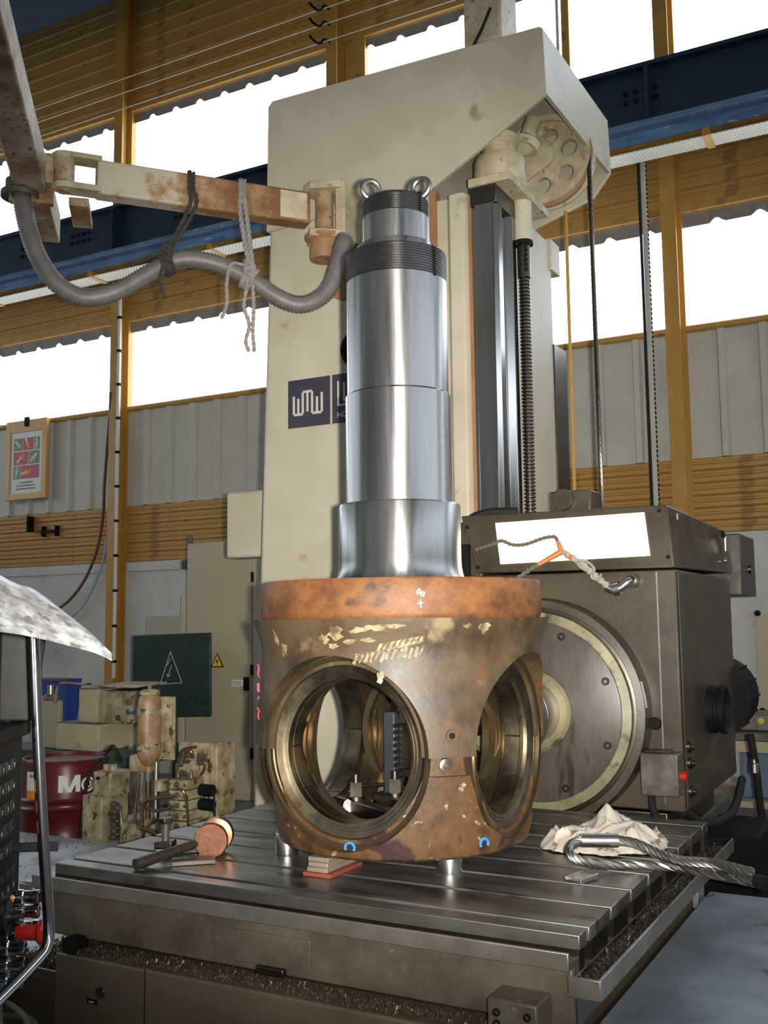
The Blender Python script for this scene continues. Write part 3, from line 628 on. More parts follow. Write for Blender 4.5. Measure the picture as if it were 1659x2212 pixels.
beads([(.235, HY-.12, 2.035), (.215, HY-.12, 2.085), (.20, HY-.12, 2.105), (.14, HY-.12, 2.10), (.05, HY-.12, 2.075), (-.02, HY-.12, 2.075), (-.08, HY-.12, 2.098), (-.13, HY-.12, 2.085), (-.23, HY-.12, 2.058)], .0115, .012, 'coolant_segment', mat('segment_dark', (.12, .10, .07), rough=.5), hs)
beads([(.235, HY-.12, 2.03), (.17, HY-.13, 1.995), (.10, HY-.15, 1.955), (.03, HY-.17, 1.91), (-.03, HY-.18, 1.87)], .013, .013, 'coolant_segment', MATS['segment_dark'], hs)
for a_, b_ in (((.29, HY-.12, 1.995), (.235, HY-.12, 2.03)), ((.235, HY-.12, 2.03), (.218, HY-.12, 2.08)), ((.235, HY-.12, 2.03), (.12, HY-.145, 1.968))):
    MB().cyl(a_, b_, .016, .011, 12).build('orange_branch', mat('orange_plastic', (.50, .17, .05), rough=.4), hs)
MB().tube(spline([(.36, HY-.13, 1.93), (.33, HY-.16, 1.96), (.36, HY-.16, 1.98), (.40, HY-.13, 1.94), (.39, HY-.15, 1.90), (.42, HY-.14, 1.885), (.44, HY-.15, 1.91)], 6), .007, 6).build('tie_string', ROPEG, hs)
# electric box with red button on the front right
MB().box(.585, .760, HY-.12, HY-.005, .875, 1.070).build('switch_box', HYDD, hs, .006)
MB().box(.600, .720, HY-.09, HY-.02, 1.07, 1.082).build('switch_box_lid', STEELD, hs, .003)
MB().cyl((.76, HY-.06, .965), (.785, HY-.06, .965), .022, n=16).build('red_button', REDB, hs)
MB().tube(spline([(.62, HY-.06, .875), (.62, HY-.06, .82), (.65, HY-.08, .765), (.70, HY-.08, .745), (.76, HY-.06, .76)], 8), .018, 10).build('switch_cable', BLACKR, hs)
MB().tube(spline([(.74, HY+.05, .785), (.80, HY+.25, .70), (.86, HY+.6, .70), (.86, HY+.95, .82)], 8), .022, 10).build('drag_hose', BLACKR, hs)
# side handwheel, bolts, latch
MB().lathe([(.124, 0), (.124, .035), (.116, .040), (.116, .055), (.126, .060), (.126, .085), (.112, .09), (.098, .066), (.035, .06), (.035, .08), (0, .08)], (HX1+.008, 2.02, 1.22), (1, 0, 0), 48).build('handwheel', BLACK, hs)
for z in (1.085, 1.008, .875):
    MB().lathe([(.030, 0), (.030, .01), (.016, .016), (.016, .026), (0, .026)], (HX1+.008, 1.49, z), (1, 0, 0), 18).build('side_bolt', STEELD, hs)
MB().box(.775, .79, 2.62, 2.68, 2.08, 2.17).build('latch', GALV, hs, .004)
MB().box(.774, .784, 2.54, 2.62, 2.16, 2.20).build('latch_hook', BLACK, hs, .003)
MB().cyl((.772, 2.64, 2.03), (.784, 2.64, 2.03), .016, n=12).build('latch_rivet', GALV, hs)
MB().box(.25, .82, 2.93, 3.45, 1.83, 2.21).build('rear_box', HEADP, hs, .01)
MB().cyl((.82, 3.2, 2.0), (.835, 3.2, 2.0), .03, n=14).build('rear_box_knob', STEELD, hs)
MB().lathe([(0, .5), (.20, .5), (.24, .44), (.24, .05), (.26, .04), (.26, 0), (0, 0)], (.60, 2.78, 1.22), (0, 1, 0), 40).build('feed_motor', BLACK, hs)
for k in range(16):
    a = 2*PI*k/16; MB().obox(V(.60+math.cos(a)*.243, 3.02, 1.22+math.sin(a)*.243), (.02, .34, .012), (math.cos(a), 0, math.sin(a)), (-math.sin(a), 0, math.cos(a))).build('motor_fin', BLACK, hs)
hs2 = thing('machine_slide', (.5, 2.2, .2), 'dark greasy slideway block under the headstock behind the table', 'machine slide')
MB().box(-.25, .66, 1.55, 3.1, .0, .62).build('slide_body', HYDD, hs2, .02)
MB().box(-.2, .66, 1.48, 2.6, .62, .77).build('slide_cover', STEELD, hs2, .01)

# ================================================================== WORKPIECE: TURBINE HUB WITH SHAFT
HZ = 1.243
wp = thing('turbine_hub', (0, 0, .88), 'rusty brown turbine hub with four round blade bores carrying a polished steel shaft', 'turbine hub')
off = root_loc(wp)
UPP = [(.574, 1.704), (.571, 1.69), (.557, 1.65), (.544, 1.61), (.539, 1.57), (.545, 1.50), (.555, 1.40), (.564, 1.30), (.566, HZ-.005)]
prof_up = [(0, 1.704)]+UPP+[(0, HZ-.005)]
prof_low = [(0, HZ+.001), (.492, HZ+.001), (.492, 1.168), (.505, 1.166), (.503, 1.08), (.490, .95), (.474, .892), (.46, .882), (0, .882)]
def cutters():
    cs = []
    for ax in ((1, 0, 0), (0, 1, 0)):
        a = V(*ax)
        for s_ in (1, -1):
            cs.append(MB().lathe([(0, .440), (.335, .440), (.335, .9), (0, .9)], (0, 0, HZ), a*s_+V(.0007, .0011, .0005), 93).mesh('spot'))
        cs.append(MB().cyl(V(.0003, .0002, HZ)-a*.8, V(0, 0, HZ+.0004)+a*.8, .300, n=89).mesh('bore'))
    cs.append(MB().cyl((.0002, 0, .94), (0, .0003, 1.62), .385, n=71).mesh('cavity'))
    return cs
for nm, pf, m_ in (('upper_casting', prof_up, HUB), ('lower_casting', prof_low, HUBLOW)):
    me = boolean(MB().lathe(pf, (0, 0, 0), (0, 0, 1), 128).mesh(nm), cutters(), nm)
    for v in me.vertices: v.co -= off
    finish(nm, me, m_, wp, angle=28)
MB().lathe([(0, 1.704), (.538, 1.704), (.543, 1.712), (.546, 1.72), (.546, 1.835), (.540, 1.845), (.40, 1.846), (.30, 1.846), (0, 1.846)], (0, 0, 0), (0, 0, 1), 128).build('flange', FLANGE, wp)
MB().lathe([(.3855, .95), (.3835, 1.0), (.3835, 1.55), (.3855, 1.6)], (0, 0, 0), (0, 0, 1), 4).mesh('unused')
# bearing rings in every bore, each made of an outer stepped seat and eight liner segments
for ax, lab in (((0, -1, 0), 'front'), ((1, 0, 0), 'right'), ((0, 1, 0), 'rear'), ((-1, 0, 0), 'left')):
    a = V(*ax); o_ = V(0, 0, HZ)
    seat = MB().lathe([(.302, .36), (.298, .395), (.306, .425), (.312, .428), (.314, .443), (.322, .446), (.331, .446), (.334, .438)], o_, a, 96).build('bore_seat', BRONZED, wp)
    MB().lathe([(.2485, .400), (.252, .416), (.262, .420), (.264, .4175), (.274, .422), (.276, .419), (.297, .427), (.300, .41)], o_, a, 96).build('bearing_ring', BRONZE, wp)
    MB().lathe([(.256, .386), (.2485, .389), (.2485, .402)], o_, a, 96).build('bearing_lip', BRONZE, wp)
    MB().lathe([(.302, .215), (.276, .218), (.274, .250), (.286, .252), (.286, .260), (.275, .262), (.275, .300), (.290, .302), (.290, .320), (.256, .322)], o_, a, 96).build('inner_ring', BRONZED, wp)
    for k in range(10):
        g = .012
        MB().lathe([(.260, .324), (.2485, .326), (.2485, .386), (.254, .388)], o_, a, 10, 2*PI*k/10+g, 2*PI*(k+1)/10-g).build('liner_segment', BRONZE, seat)
    MB().lathe([(.262, .322), (.2500, .324), (.2500, .387)], o_, a, 72).build('liner_groove', BLACK, seat)
# small bolts on the web between front and right bores
wd = V(math.cos(math.radians(-45.5)), math.sin(math.radians(-45.5)), 0)
p = wd*.563+V(0, 0, 1.31); MB().ring(p, p+wd*.008, .011, .021, 20).build('web_bolt', HUB, wp)
MB().cyl(p, p+wd*.005, .011, n=6).build('web_bolt_socket', BLACK, wp)
p = wd*.492+V(0, 0, 1.205); MB().lathe([(.010, .002), (.013, .012), (.022, .010), (.024, 0)], p, wd, 20).build('threaded_plug', GALV, wp)
# shaft: turned steps
sh = MB().lathe([(0, 1.846), (.262, 1.846), (.258, 1.853), (.249, 1.872), (.2435, 1.90), (.2415, 1.93), (.2415, 2.143), (.238, 2.150), (.213, 2.150), (.2115, 2.156), (.2115, 2.586), (.2065, 2.590), (.2035, 2.594), (.2035, 3.052)], (0, 0, 0), (0, 0, 1), 128).build('shaft', STEEL, wp)
pr = [(.2035, 3.052)]; z = 3.054
while z < 3.160: pr += [(.2005, z), (.2035, z+.003), (.2035, z+.005), (.2005, z+.008)]; z += .0105
pr += [(.198, 3.168), (.165, 3.170)]
MB().lathe(pr, (0, 0, 0), (0, 0, 1), 128).build('shaft_thread', THREAD, sh)
MB().lathe([(.166, 3.170), (.160, 3.205), (.147, 3.206), (.1375, 3.21), (.1365, 3.325)], (0, 0, 0), (0, 0, 1), 96).build('shaft_neck', STEEL, sh)
pr = [(.1365, 3.325)]; z = 3.327
while z < 3.395: pr += [(.1315, z), (.1345, z+.003), (.1345, z+.005), (.1315, z+.008)]; z += .0105
pr += [(.128, 3.404), (0, 3.404)]
MB().lathe(pr, (0, 0, 0), (0, 0, 1), 96).build('top_thread', THREAD, sh)
kd = V(math.cos(math.radians(-15)), math.sin(math.radians(-15)), 0)
kt = V(-kd.y, kd.x, 0)
MB().obox(kd*.198+V(0, 0, 3.105), (.012, .022, .125), kd).build('keyway', BLACK, sh, .003)
MB().obox(kd*.131+V(0, 0, 3.36), (.01, .016, .10), kd).build('keyway', BLACK, sh, .003)
cdir = V(CAMP.x, CAMP.y, 0).normalized(); cr_ = V(-cdir.y, cdir.x, 0)
for (dx, dy, tw) in ((-.100, .02, .35), (.105, .03, -.5)):
    c = cr_*dx+cdir*dy+V(0, 0, 3.404+.048); nrm = (cdir*math.cos(tw)+cr_*math.sin(tw)); u = nrm.cross(V(0, 0, 1)).normalized()
    e = MB(); e.tube([c+u*(math.cos(2*PI*i/32)*.037)+V(0, 0, math.sin(2*PI*i/32)*.037) for i in range(33)], .012, 10, False)
    e.cyl(c-V(0, 0, .056), c-V(0, 0, .036), .020, .013, 16)
    eb = thing('eyebolt', c-V(0, 0, .056), '%s lifting eyebolt screwed into the top of the shaft' % ('left' if dx < 0 else 'right'), 'eyebolt', 'shaft eyebolts') if False else None
    e.build('eyebolt', WIRE, sh)
# chalk marks: figures on the flange, pink scrawl, blue rings
def on_cyl(ang, z, r): return V(math.cos(ang)*r, math.sin(ang)*r, z)
ang0 = math.atan2(cdir.y, cdir.x)
fg = [o for o in COL.objects if o.name == 'flange'][0]
A8 = math.radians(-55.3)
pts = []
for i in range(41):
    t = 2*PI*i/40; e1 = .0125*math.sin(t); e2 = .0075*math.sin(2*t); pts.append(on_cyl(A8+(e1*.85-e2*.53)/.546, 1.790-(e1*.53+e2*.85), .5475))
MB().tube(pts, .0028, 6, False).build('chalk_figure', CHALK, fg)
MB().tube([on_cyl(A8-.002, 1.768, .5475), on_cyl(A8+.001, 1.738, .5475)], .0026, 6).build('chalk_cross', CHALK, fg)
MB().tube([on_cyl(A8-.022, 1.752, .5475), on_cyl(A8+.014, 1.757, .5475)], .0026, 6).build('chalk_cross', CHALK, fg)
lowc = [o for o in COL.objects if o.name == 'lower_casting'][0]; upc = [o for o in COL.objects if o.name == 'upper_casting'][0]
for dang in (-.385, .60):
    A = ang0+dang
    MB().tube([on_cyl(A+.035*math.cos(t), .930+.016*math.sin(t), .491) for t in [-.6+ (PI+1.2)*i/20 for i in range(21)]], .005, 6).build('blue_chalk_arc', BLUEM, lowc)
A = math.radians(-134.5)
for k, q in enumerate((((0, .10), (.03, .09), (.0, .06), (.035, .055)), ((.0, .03), (.03, .03), (.03, .0), (0, .0), (0, .03)), ((.0, -.03), (.03, -.02)), ((.0, -.06), (.035, -.07), (.01, -.09), (.035, -.10)))):
    MB().tube([on_cyl(A+a_*1.2, 1.44+b_*1.0, .566) for a_, b_ in q], .003, 5).build('pink_chalk_mark', PINK, upc)
SCR = mat('scraped_tan_patch', (.10, .072, .036), (.34, .265, .15), 26, .5, contrast=.10)
def patch(pts, name='scraped_patch'):
    # worn patch following the casting: polygon in (degrees, height)
    c0 = sum(p[0] for p in pts)/len(pts); c1 = sum(p[1] for p in pts)/len(pts)
    rr = lambda z: float(np.interp(z, [q[1] for q in UPP[::-1]], [q[0] for q in UPP[::-1]]))+.0015
    vs = [on_cyl(math.radians(a_), z_, rr(z_)) for a_, z_ in pts]; mid_ = on_cyl(math.radians(c0), c1, rr(c1)+.0006)
    MB().add(vs+[mid_], [(i, (i+1) % len(vs), len(vs)) for i in range(len(vs))]).build(name, SCR, upc)
rn = random.Random(11)
def blob(a_, z_, wa, wz, n=13): patch([(a_+wa*math.cos(2*PI*i/n)*rn.uniform(.45, 1.2), z_+wz*math.sin(2*PI*i/n)*rn.uniform(.45, 1.2)) for i in range(n)])
for q in ((-77, 1.665, 4, .012), (-70, 1.672, 5, .014), (-65, 1.678, 4, .010), (-86.5, 1.655, 3.4, .030), (-91, 1.635, 2.4, .018), (-81, 1.628, 3.5, .012), (-74, 1.632, 3, .008), (-88, 1.612, 3, .01), (-31.8, 1.668, 2.6, .020), (-39, 1.675, 2, .012), (-113, 1.60, 2.5, .030), (-70, 1.508, 1.6, .022), (-117, 1.64, 1.8, .035)): blob(*q)
for i in range(13):
    a_ = -80+2.05*i+rn.uniform(-.3, .3); z_ = 1.572+.0022*i+rn.uniform(-.004, .004); j_ = [rn.uniform(-.5, .5) for _ in range(6)]
    patch([(a_-.7+j_[0], z_-.020), (a_+.35+j_[1], z_-.022+.01*j_[4]), (a_+.9+j_[2], z_-.006), (a_+1.9+j_[3], z_+.010+.012*j_[5]), (a_+.7+j_[4], z_+.014), (a_+.1, z_-.002)])
for i in range(8):
    a_ = -71+2.1*i; z_ = 1.604+.0035*i; patch([(a_-.5, z_-.010), (a_+.7, z_-.009), (a_+2.3, z_+.018), (a_+.7, z_+.014)])
patch([(-77, 1.588), (-66, 1.606), (-55, 1.632), (-54, 1.628), (-62, 1.606), (-70, 1.592)])
# things inside the hub: clamps, dial indicator, tool bar
for k, (a_, b_) in enumerate((((-.29, .03), (.06, -.19)), ((-.20, .17), (.18, -.05)))):
    A_ = V(*a_, .975); B_ = V(*b_, .975); d_ = (B_-A_)
    cp = thing('clamp_bar', (A_.x, A_.y, .94), 'dark steel strap clamp inside the hub, %s' % ('nearer the front bore' if k == 0 else 'behind the dial indicator'), 'clamp', 'strap clamps inside the hub')
    MB().obox((A_+B_)/2+V(0, 0, .0), (d_.length, .06, .06), d_).build('bar', STEELD, cp, .006)
    q = A_+d_*.28
    MB().cyl(q+V(0, 0, .03), q+V(0, 0, .042), .036, n=20).build('washer', STEELD, cp)
    MB().cyl(q+V(0, 0, .042), q+V(0, 0, .095), .026, n=6).build('nut', HYDD, cp)
    MB().cyl(q+V(0, 0, .095), q+V(0, 0, .125), .017, n=12).build('stud', STEELD, cp)
    MB().obox(B_+V(-.01, .02, -.01), (.05, .05, .07), d_).build('heel_block', STEELD, cp, .004)
tb = thing('tool_bar', (-.127, .15, 1.0), 'dark square vertical tool bar on the spindle inside the hub', 'tool bar')
MB().box(-.152, -.102, .125, .175, 1.005, 1.33).build('bar', mat('dark_slate_steel', (.030, .034, .040), (.05, .056, .065), 8, .4, .3), tb, .004)
MB().box(-.10, -.02, .16, .24, 1.10, 1.28).build('holder', STEELD, tb, .004)
MB().cyl((-.06, .22, 1.20), (.03, .90, 1.235), .045, n=20).build('boring_bar', STEELD, tb)
for k in range(9): MB().box(-.104, -.094, .12, .18, 1.06+.026*k, 1.074+.026*k).build('tooth', BLACK, tb)
di = thing('dial_indicator', (-.205, -.06, .92), 'white round dial indicator on a thin rod inside the front bore', 'dial indicator')
dn = (V(CAMP.x+.205, CAMP.y+.06, .4)).normalized()
c = V(-.205, -.06, .984)
MB().lathe([(0, 0), (.028, 0), (.028, .012), (.025, .014), (.024, .010), (0, .010)], c-dn*.006, dn, 32).build('case', CHROME, di)
MB().lathe([(0, .0), (.0245, .0)], c+dn*.0065, dn, 32).build('dial_face', mat('white_dial', (.40, .40, .39), rough=.6), di)
MB().obox(c+dn*.0078+V(-.003, 0, .003), (.026, .0014, .001), (dn.cross(V(0, 0, 1))*-.6+V(0, 0, 1)*-.8), dn).build('needle', BLACK, di)
for k in range(12):
    a = 2*PI*k/12; u = V(0, 0, 1).cross(dn).normalized(); w_ = dn.cross(u); MB().sphere(c+dn*.007+(u*math.cos(a)+w_*math.sin(a))*.020, .0011, 6).build('tick', BLACK, di)
MB().cyl(c+V(0, 0, -.026), c+V(0, 0, -.062), .006, .002, 12).build('stylus', GALV, di)
MB().cyl(c+V(0, 0, .026), c+V(0, 0, .055), .007, n=12).build('stem', CHROME, di)
MB().cyl((-.29, .13, 1.022), (-.152, .15, 1.038), .008, n=10).build('rod', STEELD, di)
MB().cyl((-.30, .13, 1.00), (-.30, .13, 1.05), .020, n=12).build('rod_clamp', BLACK, di)
MB().cyl(c+V(0, 0, .05), (-.30, .13, 1.03), .006, n=8).build('link_rod', STEELD, di)
# supports between hub and table
for k, (x, y) in enumerate(((.262, -.15), (-.43, -.16), (.05, .42))):
    o = MB().lathe([(0, .80), (.045, .80), (.046, .803), (.046, .879), (.044, .882), (0, .882)], (x, y, 0), (0, 0, 1), 36).build('support_block', GALV, None, off=(x, y, .8))
    tag(o, ('round bright steel support under the right front of the hub', 'round bright steel support under the left side of the hub', 'round steel support hidden under the rear of the hub')[k], 'support block', 'round supports under the hub')
st = thing('shim_stack', (-.13, -.33, .8), 'stack of steel shim plates on a red base under the hub front', 'shim stack')
SH = mat('grey_shim', (.30, .25, .19), (.40, .34, .27), 12, .5, .5)
MB().box(-.185, -.070, -.425, -.20, .800, .814).build('red_base', mat('red_lead_plate', (.26, .05, .03), (.2, .06, .04), 10, .6), st, .002)
for k in range(3): MB().box(-.172+.003*(k % 2), -.088, -.418+.004*k, -.21, .815+.017*k, .831+.017*k).build('plate', SH, st, .002)

# ================================================================== MACHINE TABLE
tx0, tx1 = -1.145, .905
tbl = thing('machine_table', (-.12, .23, .53), 'large square steel machine table with T slots and a chip gutter', 'machine table')
slots = [-.585+.2335*k for k in range(8)]
edges = [-.665]+slots+[1.165]
sw = .026
for i in range(len(edges)-1):
    y0 = edges[i]+(sw/2 if i else 0); y1 = edges[i+1]-(sw/2 if i < len(edges)-2 else 0)
    MB().box(tx0, tx1, y0, y1, .758, .80).build('table_strip', TABLE, tbl, .003)
for y in slots:
    for s_ in (-1, 1): pass
for i in range(len(edges)-1):
    y0 = edges[i]+(.034 if i else 0); y1 = edges[i+1]-(.034 if i < len(edges)-2 else 0)
    MB().box(tx0+.002, tx1-.002, y0, y1, .700, .758).build('strip_web', STEELD, tbl)
MB().box(tx0+.001, tx1-.001, -.664, 1.164, .62, .702).build('table_core', TABSIDE, tbl)
# front gutter with bright rim
MB().prism([(tx0-.03, -.664, .742), (tx0-.03, -.735, .748), (tx0-.03, -.738, .772), (tx0-.03, -.752, .774), (tx0-.03, -.752, .724), (tx0-.03, -.664, .715)], (2.075, 0, 0)).build('front_gutter', RIMM, tbl, .003)
MB().box(tx0+.02, .90, -.715, -.60, .56, .725).build('front_skirt', TABSIDE, tbl, .008)
MB().box(tx0-.02, tx0+.05, -.70, 1.10, .56, .74).build('left_skirt', TABSIDE, tbl, .008)
MB().box(tx0-.1, tx0-.02, -.75, -.55, .66, .74).build('left_gutter_end', RIMM, tbl, .01)
# side tray
MB().prism([(.895, -.775, .668), (.998, -.775, .668), (.998, -.775, .724), (.988, -.775, .724), (.986, -.775, .680), (.905, -.775, .680)], (0, 2.02, 0)).build('side_tray', RIMM, tbl, .002)
MB().box(.905, .995, -.777, -.768, .668, .722).build('tray_end', RIMM, tbl, .002)
MB().box(.86, .905, -.70, 1.16, .56, .70).build('right_skirt', STEELD, tbl, .004)
MB().box(-.262, .035, -.722, -.714, .585, .685).build('cover_plate', TABSIDE, tbl, .002)
MB().box(-.17, -.06, -.735, -.71, .560, .585).build('latch_block', STEELD, tbl, .004)
cb_ = MB().box(.685, .835, -.83, -.71, .545, .650).build('stop_block', TABSIDE, tbl, .008)
for dx in (.03, .12):
    for z in (.615, .585 if dx < .1 else .578): MB().ring((.685+dx, -.83, z), (.685+dx, -.836, z), .005, .011, 14).build('stop_block_screw', BLACK, cb_)
# chips lying in tray and on the bed ledge
def chips(name, n, region, m_, size, label):
    mb = MB()
    for i in range(n):
        x0, x1, y0, y1, z = region
        p = V(random.uniform(x0, x1), random.uniform(y0, y1), z+random.random()*.012)
        d = V(random.uniform(-1, 1), random.uniform(-1, 1), random.uniform(-.3, .6)).normalized(); e = d.cross(V(random.random(), random.random(), 1)).normalized(); s_ = size*random.uniform(.5, 1.5)
        q = p+d*s_; k = (p+q)/2+V(0, 0, s_*.5)
        mb.add([p, p+e*s_*.35, k+e*s_*.35, k, q, q+e*s_*.35], [(0, 1, 2, 3), (3, 2, 5, 4)])
    o = mb.build(name, m_, None, smooth=False, off=(region[0], region[2], region[4])); return tag(o, label, 'metal chips', kind='stuff')
chips('tray_chips', 2600, (.91, .985, -.76, 1.22, .681), CHIPD, .012, 'dark oily metal chips lying along the side tray')
# saddle and bed below
bed = thing('machine_bed', (-.1, -.2, 0), 'brown painted machine bed under the table with worn paint', 'machine bed')
MB().box(-1.02, .80, -.775, 1.3, .02, .522).build('bed_body', BEDP, bed, .008)
MB().box(-.95, .75, -.62, 1.2, .52, .575).build('saddle', STEELD, bed)
MB().box(-.985, -.93, -.78, -.70, .525, .575).build('wiper', BLACK, bed, .004)
MB().lathe([(.020, 0), (.018, .006), (0, .004)], (-.80, -.775, .415), (0, -1, 0), 18).build('bed_plug', STEELD, bed)
MB().box(-.86, -.815, -.779, -.774, .372, .388).build('bed_tag', BLACK, bed)
MB().box(-.365, -.31, -.779, -.774, .300, .318).build('bed_tag', BLACK, bed)
for a_ in ((-.837, .376), (-.337, .304)): text_on('B-NIV.', .0085, (a_[0], -.7795, a_[1]), (1, 0, 0), (0, 0, 1), 'tag_lettering', WHITEP, bed, .0005, center=True)
MB().box(-.60, -.597, -.777, -.77, .03, .52).build('bed_seam', BLACK, bed)
chips('bed_chips', 3200, (-.98, .75, -.768, -.66, .523), CHIPM, .008, 'small bronze chips strewn along the ledge of the machine bed')
chips('floor_plate_chips', 420, (-3.9, -1.5, .1, 1.05, .42), mat('dark_chip', (.05, .045, .04), (.10, .09, .08), 30, .5), .014, 'dark curled chips scattered on the left floor plate')
# swarf tray and cables on the floor at the left
trx = thing('swarf_tray', (-1.25, -.55, 0), 'shallow steel swarf tray full of curled chips left of the bed', 'tray')
MB().box(-1.42, -1.04, -.70, .12, .385, .395).build('tray_floor', RIMM, trx)
MB().prism([(-1.42, -.70, .39), (-1.04, -.70, .39), (-1.04, -.715, .43), (-1.42, -.715, .43)], (0, -.004, 0)).build('tray_lip', RIMM, trx)
MB().box(-1.045, -1.035, -.71, .12, .39, .50).build('tray_side', RIMM, trx)
MB().box(-1.40, -1.06, -.68, .10, .0, .385).build('tray_stand', BEDP, trx)
chips('swarf_pile', 2200, (-1.40, -1.05, -.68, .10, .396), CHIPM, .028, 'pile of curled bronze swarf filling the tray at lower left')
CB2 = mat('dirty_grey_cable', (.16, .135, .10), (.25, .21, .165), 10, .5)
for k, (pts, lab) in enumerate((
        ([(-1.28, -.78, .37), (-1.20, -.86, .30), (-1.12, -.90, .20), (-1.05, -.92, .10), (-.98, -.95, .03)], 'grey cable falling steeply in front of the swarf tray'),
        ([(-1.30, -.76, .36), (-1.34, -.84, .28), (-1.30, -.90, .18), (-1.2, -.93, .12), (-1.1, -.94, .05)], 'grey cable looping out from under the swarf tray'),
        ([(-1.42, -.72, .24), (-1.25, -.80, .32), (-1.1, -.84, .31), (-1.02, -.86, .26), (-.93, -.81, .25), (-.90, -.80, .21)], 'grey cable bending over onto the bed front with a plug'),
        ([(-1.6, -.70, .22), (-1.4, -.80, .14), (-1.2, -.86, .10), (-1.05, -.84, .20), (-1.1, -.80, .28), (-1.3, -.78, .26)], 'coiled grey cable lying lowest beside the bed'))):
    o = MB().tube(spline(pts, 10), .011, 8).build('floor_cable', CB2, None, off=pts[0]); tag(o, lab, 'cable', 'tangled cables by the bed')

# ------------------------------------------------------------------ things on the table
hm = thing('copper_mallet', (-.70, -.38, .8), 'copper faced mallet with dark handle lying on the table', 'mallet')
hc = V(-.675, -.30, .868)
ha = (V(.28, -.55, 0)).normalized()            # axis of the head
MB().lathe([(0, -.074), (.062, -.074), (.066, -.066), (.062, -.042), (.042, -.038), (.036, 0), (.042, .038), (.062, .042), (.066, .066), (.062, .074), (0, .074)], hc, ha, 40).build('head', COPPER, hm)
MB().lathe([(.037, -.022), (.041, -.018), (.041, .018), (.037, .022)], hc, ha, 32).build('head_band', HYDD, hm)
he = V(-.775, -.635, .822); MB().tube([hc, hc+(he-hc)*.25, hc+(he-hc)*.6, he], [.015, .017, .019, .022], 14).build('handle', WOODD, hm)
tbn = thing('t_bolt', (-.865, -.36, .8), 'T slot bolt with hexagon head standing on a dark clamp plate', 'bolt')
c = V(-.86, -.37, .8)
MB().obox(c+V(.03, .03, .014), (.17, .06, .028), (.7, .7, 0)).build('clamp_plate', STEELD, tbn, .004)
MB().obox(c+V(.0, .0, .040), (.07, .07, .024), (.9, .4, 0)).build('square_washer', STEELD, tbn, .003)
MB().cyl(c+V(0, 0, .05), c+V(0, 0, .118), .015, n=16).build('thread', HYDD, tbn)
MB().cyl(c+V(0, 0, .118), c+V(0, 0, .138), .030, n=6).build('head', STEELD, tbn, .002)
o = MB().obox(V(-.66, -.445, .809), (.16, .075, .016), (.75, .66, 0)).build('flat_packing', TABSIDE, None, .002, off=(-.66, -.445, .8)); tag(o, 'thin flat steel packing plate lying beside the copper mallet', 'steel plate')
# rag
from mathutils import noise as mnoise
def rag():
    nu, nv = 72, 60; vs = []
    c = V(.645, .50, .8); ex = V(RGT.x, RGT.y, 0).normalized(); ey = V(FWD.x, FWD.y, 0).normalized()
    for j in range(nv+1):
        for i in range(nu+1):
            u = i/nu*2-1; v = j/nv*2-1
            # square sheet pulled into an irregular round heap
            q = max(abs(u), abs(v)); L = math.hypot(u, v) or 1; u2, v2 = u/L*q, v/L*q; th = math.atan2(v, u)
            edge = 1+.22*mnoise.noise((math.cos(th)*1.3+5, math.sin(th)*1.3, .3))+.10*mnoise.noise((math.cos(th)*4, math.sin(th)*4, 3.1))
            X = u2*.265*edge; Y = v2*.20*edge
            dome = max(0, 1-q**2.0)**.8
            n1 = mnoise.noise((X*7+2, Y*7, .0)); wx = mnoise.noise((X*6, Y*6, 4))*.5; n2 = (1-min(1, abs(mnoise.noise((X*9+wx*2, Y*13+wx*2+4, 1.0)))*2.2))**3
            z = .092*dome*(.85+.55*n1)+.026*n2*min(1, .25+(1-q)*3)+.010*max(0, n1)
            z += math.exp(-((u2-.08)**2*40+(v2-.25)**2*34))*.062
            vs.append(c+ex*(X+.02*mnoise.noise((X*14, Y*14, 7)))+ey*(Y+.02*mnoise.noise((X*14, Y*14, 9)))+V(0, 0, .0045+max(0, z)))
    fs = [(j*(nu+1)+i, j*(nu+1)+i+1, (j+1)*(nu+1)+i+1, (j+1)*(nu+1)+i) for j in range(nv) for i in range(nu)]
    o = MB().add(vs, fs).build('cleaning_rag', RAG, None, off=(.645, .50, .8), angle=179)
    so = o.modifiers.new('thick', 'SOLIDIFY'); so.thickness = .002
    return tag(o, 'crumpled dirty white cleaning rag lying on the table under the sling', 'rag')
rag()
# wire rope sling with an eye, ferrule and tag
sl = thing('wire_rope_sling', (.66, .2, .8), 'steel wire rope sling with a crimped eye lying across the table edge', 'wire rope sling')
def strands(pts, R, name, parent, n=6, pitch=.10, m_=WIRE):
    P = resample(spline(pts, 12), .006); mb = MB(); 
    t0 = (P[1]-P[0]).normalized(); u = V(0, 0, 1); u = (u-t0*u.dot(t0)).normalized(); fr = []
    for i, p in enumerate(P):
        t = (P[min(i+1, len(P)-1)]-P[max(i-1, 0)]).normalized(); u = (u-t*u.dot(t)).normalized(); fr.append((p, u.copy(), t.cross(u)))
    for k in range(n):
        mb.tube([p+(a_*math.cos(2*PI*(i*.006/pitch+k/n))+b_*math.sin(2*PI*(i*.006/pitch+k/n)))*R*.58 for i, (p, a_, b_) in enumerate(fr)], R*.46, 6)
    return mb.build(name, m_, parent)
strands([(.783, .152, .90), (.725, .125, .902), (.671, .099, .898), (.648, .055, .885), (.660, .01, .868), (.70, .015, .845), (.76, .075, .827), (.83, .13, .821), (.91, .165, .821), (1.00, .18, .822), (1.10, .125, .826), (1.25, .045, .832), (1.45, -.06, .836), (1.8, -.2, .80)], .0175, 'lower_leg', sl, pitch=.15)
